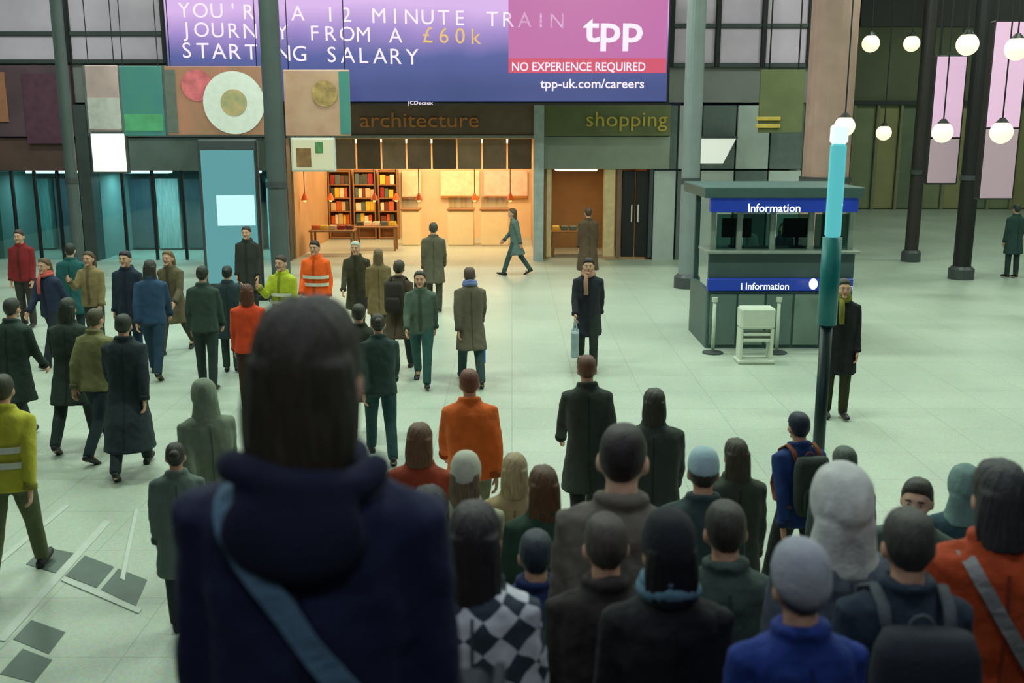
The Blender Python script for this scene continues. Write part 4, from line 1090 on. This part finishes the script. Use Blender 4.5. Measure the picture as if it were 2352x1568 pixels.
near('tall man with cropped dark hair, bare neck and a grey brown jacket', 1430, 985, 3.46, -14, coat=('jacket', (98, 92, 84)), hair=('crop', (34, 24, 26)), legs=(30, 30, 34), skin=3, bulk=1.04)
near('person all in black with a black knitted hat and a pale blue scarf', 1542, 1205, 2.74, 3, coat=('coat', (12, 14, 20)), hat=('beanie', (18, 22, 30)), hair=('bob', (14, 14, 16)), legs=(12, 12, 16), scarf=(92, 128, 146))
near('person with a large pale grey hood up and a grey blue jacket', 1942, 1098, 3.10, 2, coat=('jacket', (88, 98, 110)), hat=('hood', (206, 208, 202)), legs=(24, 30, 44), bulk=1.08)
t, cm, J = near('person in a grey knitted beanie and a bright navy blue coat', 1850, 1278, 2.38, 6, coat=('coat', (20, 50, 128)), hat=('beanie', (156, 158, 168)), hair=('short', (60, 56, 56)), legs=(18, 22, 34), bulk=1.0)
t, cm, J = near('person in a dark jacket with a big dark backpack at the lower right', 2098, 1185, 2.74, -4, coat=('jacket', (36, 50, 66)), hair=('short', (60, 58, 54)), legs=(18, 20, 28))
backpack(t, J, (30, 36, 46), 'big dark backpack with a grey top loop at the lower right', 0.34, 0.5, 0.17, (78, 84, 90))
t, cm, J = near('person in a rust orange coat at the right edge', 2310, 1075, 3.10, -6, coat=('coat', (176, 66, 22)), hair=('bob', (52, 52, 54)), legs=(40, 26, 30), bulk=1.08)
cross_strap(t, cm, (-0.12, 1.452), (0.14, 1.02), 0.045, cloth((140, 140, 140), 'strap'), (0.3, 0.26, (70, 60, 64)), 'shoulder bag with a grey strap across the rust orange coat')
far('person with a pale teal hood up behind the rust orange coat', 2222, 1085, 1.62, -8, pose='stand', coat=('jacket', (56, 84, 92)), hat=('hood', (120, 150, 146)), legs=(30, 34, 44))
far('person with pale face turned to the camera and dark hair at the right', 2112, 1100, 1.72, 150, pose='stand', coat=('jacket', (76, 92, 84)), hair=('short', (60, 56, 50)), legs=(30, 34, 40), skin=3)
far('person with long brown hair in a dark olive coat right of the tall man', 1695, 1015, 1.60, 4, pose='stand', coat=('coat', (62, 70, 58)), hair=('long', (72, 66, 50)), legs=(28, 30, 30))
far('person in a white and blue cap and dark teal jacket beside the tall man', 1618, 1042, 1.80, -6, pose='stand', coat=('jacket', (52, 72, 72)), hat=('cap', (176, 204, 214)), hair=('short', (60, 56, 50)), legs=(24, 28, 36))
near('person in a green grey parka in front of the black hat wearer', 1672, 1165, 3.46, 0, coat=('coat', (58, 76, 70)), hair=('short', (48, 46, 40)), legs=(22, 26, 30))
near('person in a brown black coat directly behind the tall man', 1395, 1195, 3.10, 4, coat=('coat', (44, 38, 36)), hair=('short', (70, 62, 56)), legs=(18, 18, 22), bulk=1.05)
far('person in a beige coat with fair hair right of the red brown jacket', 1182, 1050, 1.62, 0, pose='stand', coat=('coat', (172, 150, 112)), hair=('bob', (176, 156, 116)), legs=(34, 42, 56), skin=3)
far('person in a dark green coat with brown hair beside the beige coat', 1250, 1080, 1.72, 6, pose='stand', coat=('coat', (38, 66, 50)), hair=('long', (96, 66, 40)), legs=(24, 36, 70))
far('person in a pale cream jacket with a light hat left of the beige coat', 1068, 1056, 1.72, -4, pose='stand', coat=('jacket', (160, 158, 134)), hat=('beanie', (196, 196, 178)), hair=('bob', (120, 100, 76)), legs=(30, 36, 52))
near('person in a deep blue jacket lower down between patterned and brown coats', 1232, 1230, 3.82, 0, coat=('jacket', (18, 36, 84)), hair=('short', (34, 44, 60)), legs=(18, 22, 34))

# ---- people on the concourse, middle distance
G1 = 'people crossing the concourse'
t, cm, J = far('person in a dark navy coat with a pinkish scarf, centre of the concourse', 1352, 582, 1.76, 176, pose='walk', coat=('coat', (30, 34, 44)), scarf=(176, 132, 112), hair=('short', (30, 26, 26)), legs=(28, 40, 34))
held_bag(t, J, (150, 168, 172), 'pale grey bag held by the person with the pinkish scarf', 'R', 0.34, 0.4, 'tote_bag')
far('person in a dark grey green coat walking away, left of the kiosk', 1352, 806, 1.74, 4, pose='walk2', coat=('coat', (52, 60, 54)), hair=('short', (110, 72, 54)), legs=(34, 40, 40))
far('person in a wide dark grey cape like coat beyond the tall man', 1505, 884, 1.72, -6, pose='walk', coat=('long', (58, 66, 58)), hair=('bob', (60, 58, 48)), legs=(30, 34, 34), bulk=1.12)
far('person in a bright orange puffy jacket walking away in the middle', 1080, 838, 1.72, 8, pose='walk2', coat=('jacket', (226, 104, 36)), hair=('short', (120, 70, 50)), legs=(120, 118, 90), bulk=1.12)
t, cm, J = far('person in a red brown jacket carrying an umbrella, right of the navy coat', 962, 980, 1.70, 0, pose='stand2', coat=('jacket', (150, 58, 30)), hair=('bob', (110, 76, 54)), legs=(40, 60, 60))
t, cm, J = far('person in an olive brown coat with a lilac blue top behind the orange jacket', 1080, 606, 1.74, 10, pose='walk', coat=('coat', (96, 88, 72)), hair=('short', (90, 70, 60)), legs=(40, 66, 66), scarf=(112, 126, 176))
held_bag(t, J, (28, 84, 170), 'bright blue shopper carried by the olive brown coat', 'R', 0.3, 0.42, 'shopping_bag')
far('worker in a bright orange hi-vis jacket in front of the bookshop', 724, 552, 1.80, 170, pose='stand2', coat=('jacket', (255, 96, 22)), hair=('short', (40, 30, 26)), legs=(220, 96, 30), vest=True, bulk=1.1)
far('worker in a yellow green hi-vis vest beside the orange worker', 648, 586, 1.76, 160, pose='phone', coat=('jacket', (176, 186, 40)), hair=('crop', (60, 44, 34)), legs=(150, 140, 40), vest=True)
far('person in a vivid red orange jacket left of the nearest dark haired head', 566, 655, 1.66, 14, pose='stand', coat=('jacket', (208, 66, 24)), hair=('bob', (90, 48, 30)), legs=(60, 34, 26))
far('person in a black green coat just right of the nearest dark haired head', 822, 690, 1.66, 6, pose='walk2', coat=('coat', (40, 44, 34)), hair=('short', (46, 44, 32)), legs=(28, 32, 28), bulk=1.08)
far('person in a dark olive coat with pale hair near the bookshop entrance', 818, 545, 1.76, 176, pose='walk', coat=('coat', (58, 56, 36)), hair=('short', (190, 200, 184)), legs=(36, 38, 30))
far('person in a tan brown coat beside the pale haired person', 868, 574, 1.62, 8, pose='stand', coat=('coat', (120, 102, 66)), hair=('bob', (104, 84, 56)), legs=(70, 60, 44))
t, cm, J = far('person in a dark brown coat wearing a small backpack near the bookshop', 912, 590, 1.74, -10, pose='walk2', coat=('coat', (72, 58, 42)), hair=('short', (70, 60, 46)), legs=(30, 40, 44))
backpack(t, J, (46, 40, 34), 'small dark backpack on the brown coat near the bookshop')
far('person in a grey green jacket and teal trousers, right of the brown coats', 965, 612, 1.70, 180, pose='walk', coat=('jacket', (84, 100, 88)), hair=('long', (60, 54, 44)), legs=(44, 84, 80))
far('person in a grey brown coat standing just outside the bookshop', 995, 512, 1.78, 4, pose='stand2', coat=('coat', (92, 86, 68)), hair=('short', (70, 64, 52)), legs=(66, 64, 52))
far('slim person in a teal grey coat in the bookshop doorway', 1184, 474, 1.72, 90, pose='walk', coat=('coat', (92, 112, 108)), hair=('long', (84, 70, 50)), legs=(52, 78, 76))
far('person in a dark brown coat in front of the brown shop bay', 1352, 478, 1.80, 10, pose='stand', coat=('long', (84, 64, 46)), hair=('short', (70, 50, 38)), legs=(50, 44, 40))
far('person in a dark teal jacket with a hair bun, behind the black green coat', 868, 712, 1.68, 12, pose='walk', coat=('jacket', (40, 60, 58)), hair=('bun', (50, 46, 36)), legs=(26, 60, 62))
# left crowd
far('person in a dark red jacket at the far left edge', 44, 528, 1.80, 178, pose='stand', coat=('jacket', (128, 26, 30)), hair=('short', (64, 44, 40)), legs=(54, 50, 46))
far('person in a navy jacket with a coral scarf at the left', 108, 584, 1.72, 160, pose='walk', coat=('jacket', (34, 44, 72)), scarf=(206, 96, 86), hair=('bob', (92, 70, 46)), legs=(30, 40, 48))
far('person in a teal coat in front of the left steel column', 158, 560, 1.74, 6, pose='stand2', coat=('coat', (24, 86, 88)), hair=('short', (40, 44, 40)), legs=(30, 52, 54))
far('person in a tan jacket in the crowd at the left', 205, 578, 1.68, 172, pose='phone', coat=('jacket', (138, 120, 82)), hair=('long', (80, 64, 44)), legs=(46, 60, 60))
far('person in an olive beige jacket and dark trousers walking away at left', 206, 700, 1.72, -14, pose='walk', coat=('jacket', (118, 116, 76)), hair=('short', (74, 70, 48)), legs=(24, 42, 48), bulk=1.05)
far('person in a long dark navy coat right of the olive beige jacket', 276, 712, 1.76, 10, pose='walk2', coat=('long', (28, 42, 48)), hair=('short', (40, 48, 40)), legs=(26, 40, 44))
far('person in a blackish green coat left of the olive beige jacket', 146, 676, 1.78, 4, pose='walk2', coat=('coat', (38, 52, 44)), hair=('bob', (44, 50, 40)), legs=(34, 48, 46))
far('person in a navy coat in the middle of the left crowd', 288, 576, 1.80, 174, pose='stand', coat=('coat', (20, 36, 54)), hair=('short', (30, 34, 40)), legs=(20, 44, 70))
far('person in a blue jacket at the right of the left crowd', 340, 590, 1.78, 8, pose='walk', coat=('jacket', (36, 66, 96)), hair=('long', (48, 46, 42)), legs=(24, 54, 76))
far('person in a brown coat between the left crowd and the cyan totem', 390, 566, 1.74, 170, pose='walk2', coat=('coat', (96, 86, 62)), hair=('bob', (110, 90, 60)), legs=(60, 62, 50))
far('person in a dark green jacket standing before the cyan totem', 462, 612, 1.74, 2, pose='stand2', coat=('jacket', (44, 62, 54)), hair=('short', (40, 44, 36)), legs=(34, 52, 48))
far('person in a dark slate coat close to the cyan totem', 520, 612, 1.60, 6, pose='phone', coat=('coat', (34, 52, 56)), hair=('bun', (30, 38, 36)), legs=(38, 56, 52))
far('person in a black brown coat beside the slim dark column', 566, 520, 1.80, 176, pose='stand', coat=('coat', (40, 44, 38)), hair=('short', (50, 44, 34)), legs=(30, 36, 34))
far('person in a dark green coat cut by the left edge', 14, 676, 1.76, -8, pose='walk', coat=('coat', (40, 58, 50)), hair=('short', (50, 54, 46)), legs=(40, 54, 50))
far('person in a yellow hi-vis jacket cut by the left edge, nearer the camera', -8, 850, 1.76, 10, pose='walk2', coat=('jacket', (188, 182, 56)), hair=('short', (60, 60, 44)), legs=(84, 92, 60), vest=True)
far('person in a grey hooded coat walking left of the navy coat', 470, 868, 1.68, 30, pose='walk', coat=('coat', (112, 124, 106)), hat=('hood', (124, 136, 118)), legs=(92, 104, 90), bulk=1.05)
far('person with a dark hair bun in a pale grey coat, left of the navy coat', 400, 1022, 1.42, 14, pose='stand2', coat=('coat', (96, 112, 104)), hair=('bun', (52, 46, 40)), legs=(40, 52, 52))
# kiosk and right side
far('person in a black coat standing at the right end of the kiosk', 1938, 640, 1.78, 176, pose='stand', coat=('coat', (18, 22, 24)), hair=('short', (60, 56, 46)), legs=(56, 56, 30), scarf=(120, 118, 40))
t, cm, J = far('person in a blue anorak walking away beside the foot of the teal post', 1848, 938, 1.60, 12, pose='walk', coat=('jacket', (28, 56, 116)), hair=('short', (24, 34, 60)), legs=(40, 44, 44))
backpack(t, J, (52, 60, 56), 'grey green backpack with rust straps on the blue anorak', 0.3, 0.46, 0.14, (128, 66, 40))
far('person in a dark teal coat at the right edge in the distance', 2338, 470, 1.80, 8, pose='stand', coat=('coat', (34, 62, 58)), hair=('short', (40, 46, 44)), legs=(36, 54, 50))
far('kiosk attendant in a pale grey shirt at the left of the counter', 1716, 505, 1.74, 176, pose='hold', coat=('jacket', (110, 124, 122)), hair=('short', (60, 66, 58)), legs=(40, 44, 46))
far('kiosk attendant in a dark jacket right of the middle of the counter', 1800, 512, 1.70, 184, pose='stand', coat=('jacket', (30, 42, 46)), hair=('bob', (50, 48, 40)), legs=(30, 34, 36))
far('person with a dark grey cap head showing above the pale grey hood', 1945, 1032, 1.6, 0, pose='stand', coat=('jacket', (92, 108, 104)), hair=('short', (84, 96, 86)), legs=(30, 36, 40))
# umbrella for the red brown jacket
g = P(932, 1080, 6.3)
t = thing('umbrella', 'closed slim umbrella with a pale tip beside the red brown jacket', 'umbrella', (g.x, g.y, 0.02))
put('canopy', MB().tube([(0, 0, 0.12), (0, 0, 0.3), (0, 0, 0.75), (0, 0, 0.8)], [0.01, 0.03, 0.04, 0.012], 10), cloth((70, 40, 34), 'canvas'), t, smooth=True)
put('shaft', MB().tube([(0, 0, 0), (0, 0, 0.95)], 0.007, 6), mat('umbrella_steel', (190, 200, 200), 0.3), t); put('handle', MB().tube([(0, 0, 0.95), (0, 0, 1.02), (0.03, 0, 1.06), (0.06, 0, 1.03)], 0.012, 8), M_dark, t)

bpy.data.scenes.remove(BENCH)
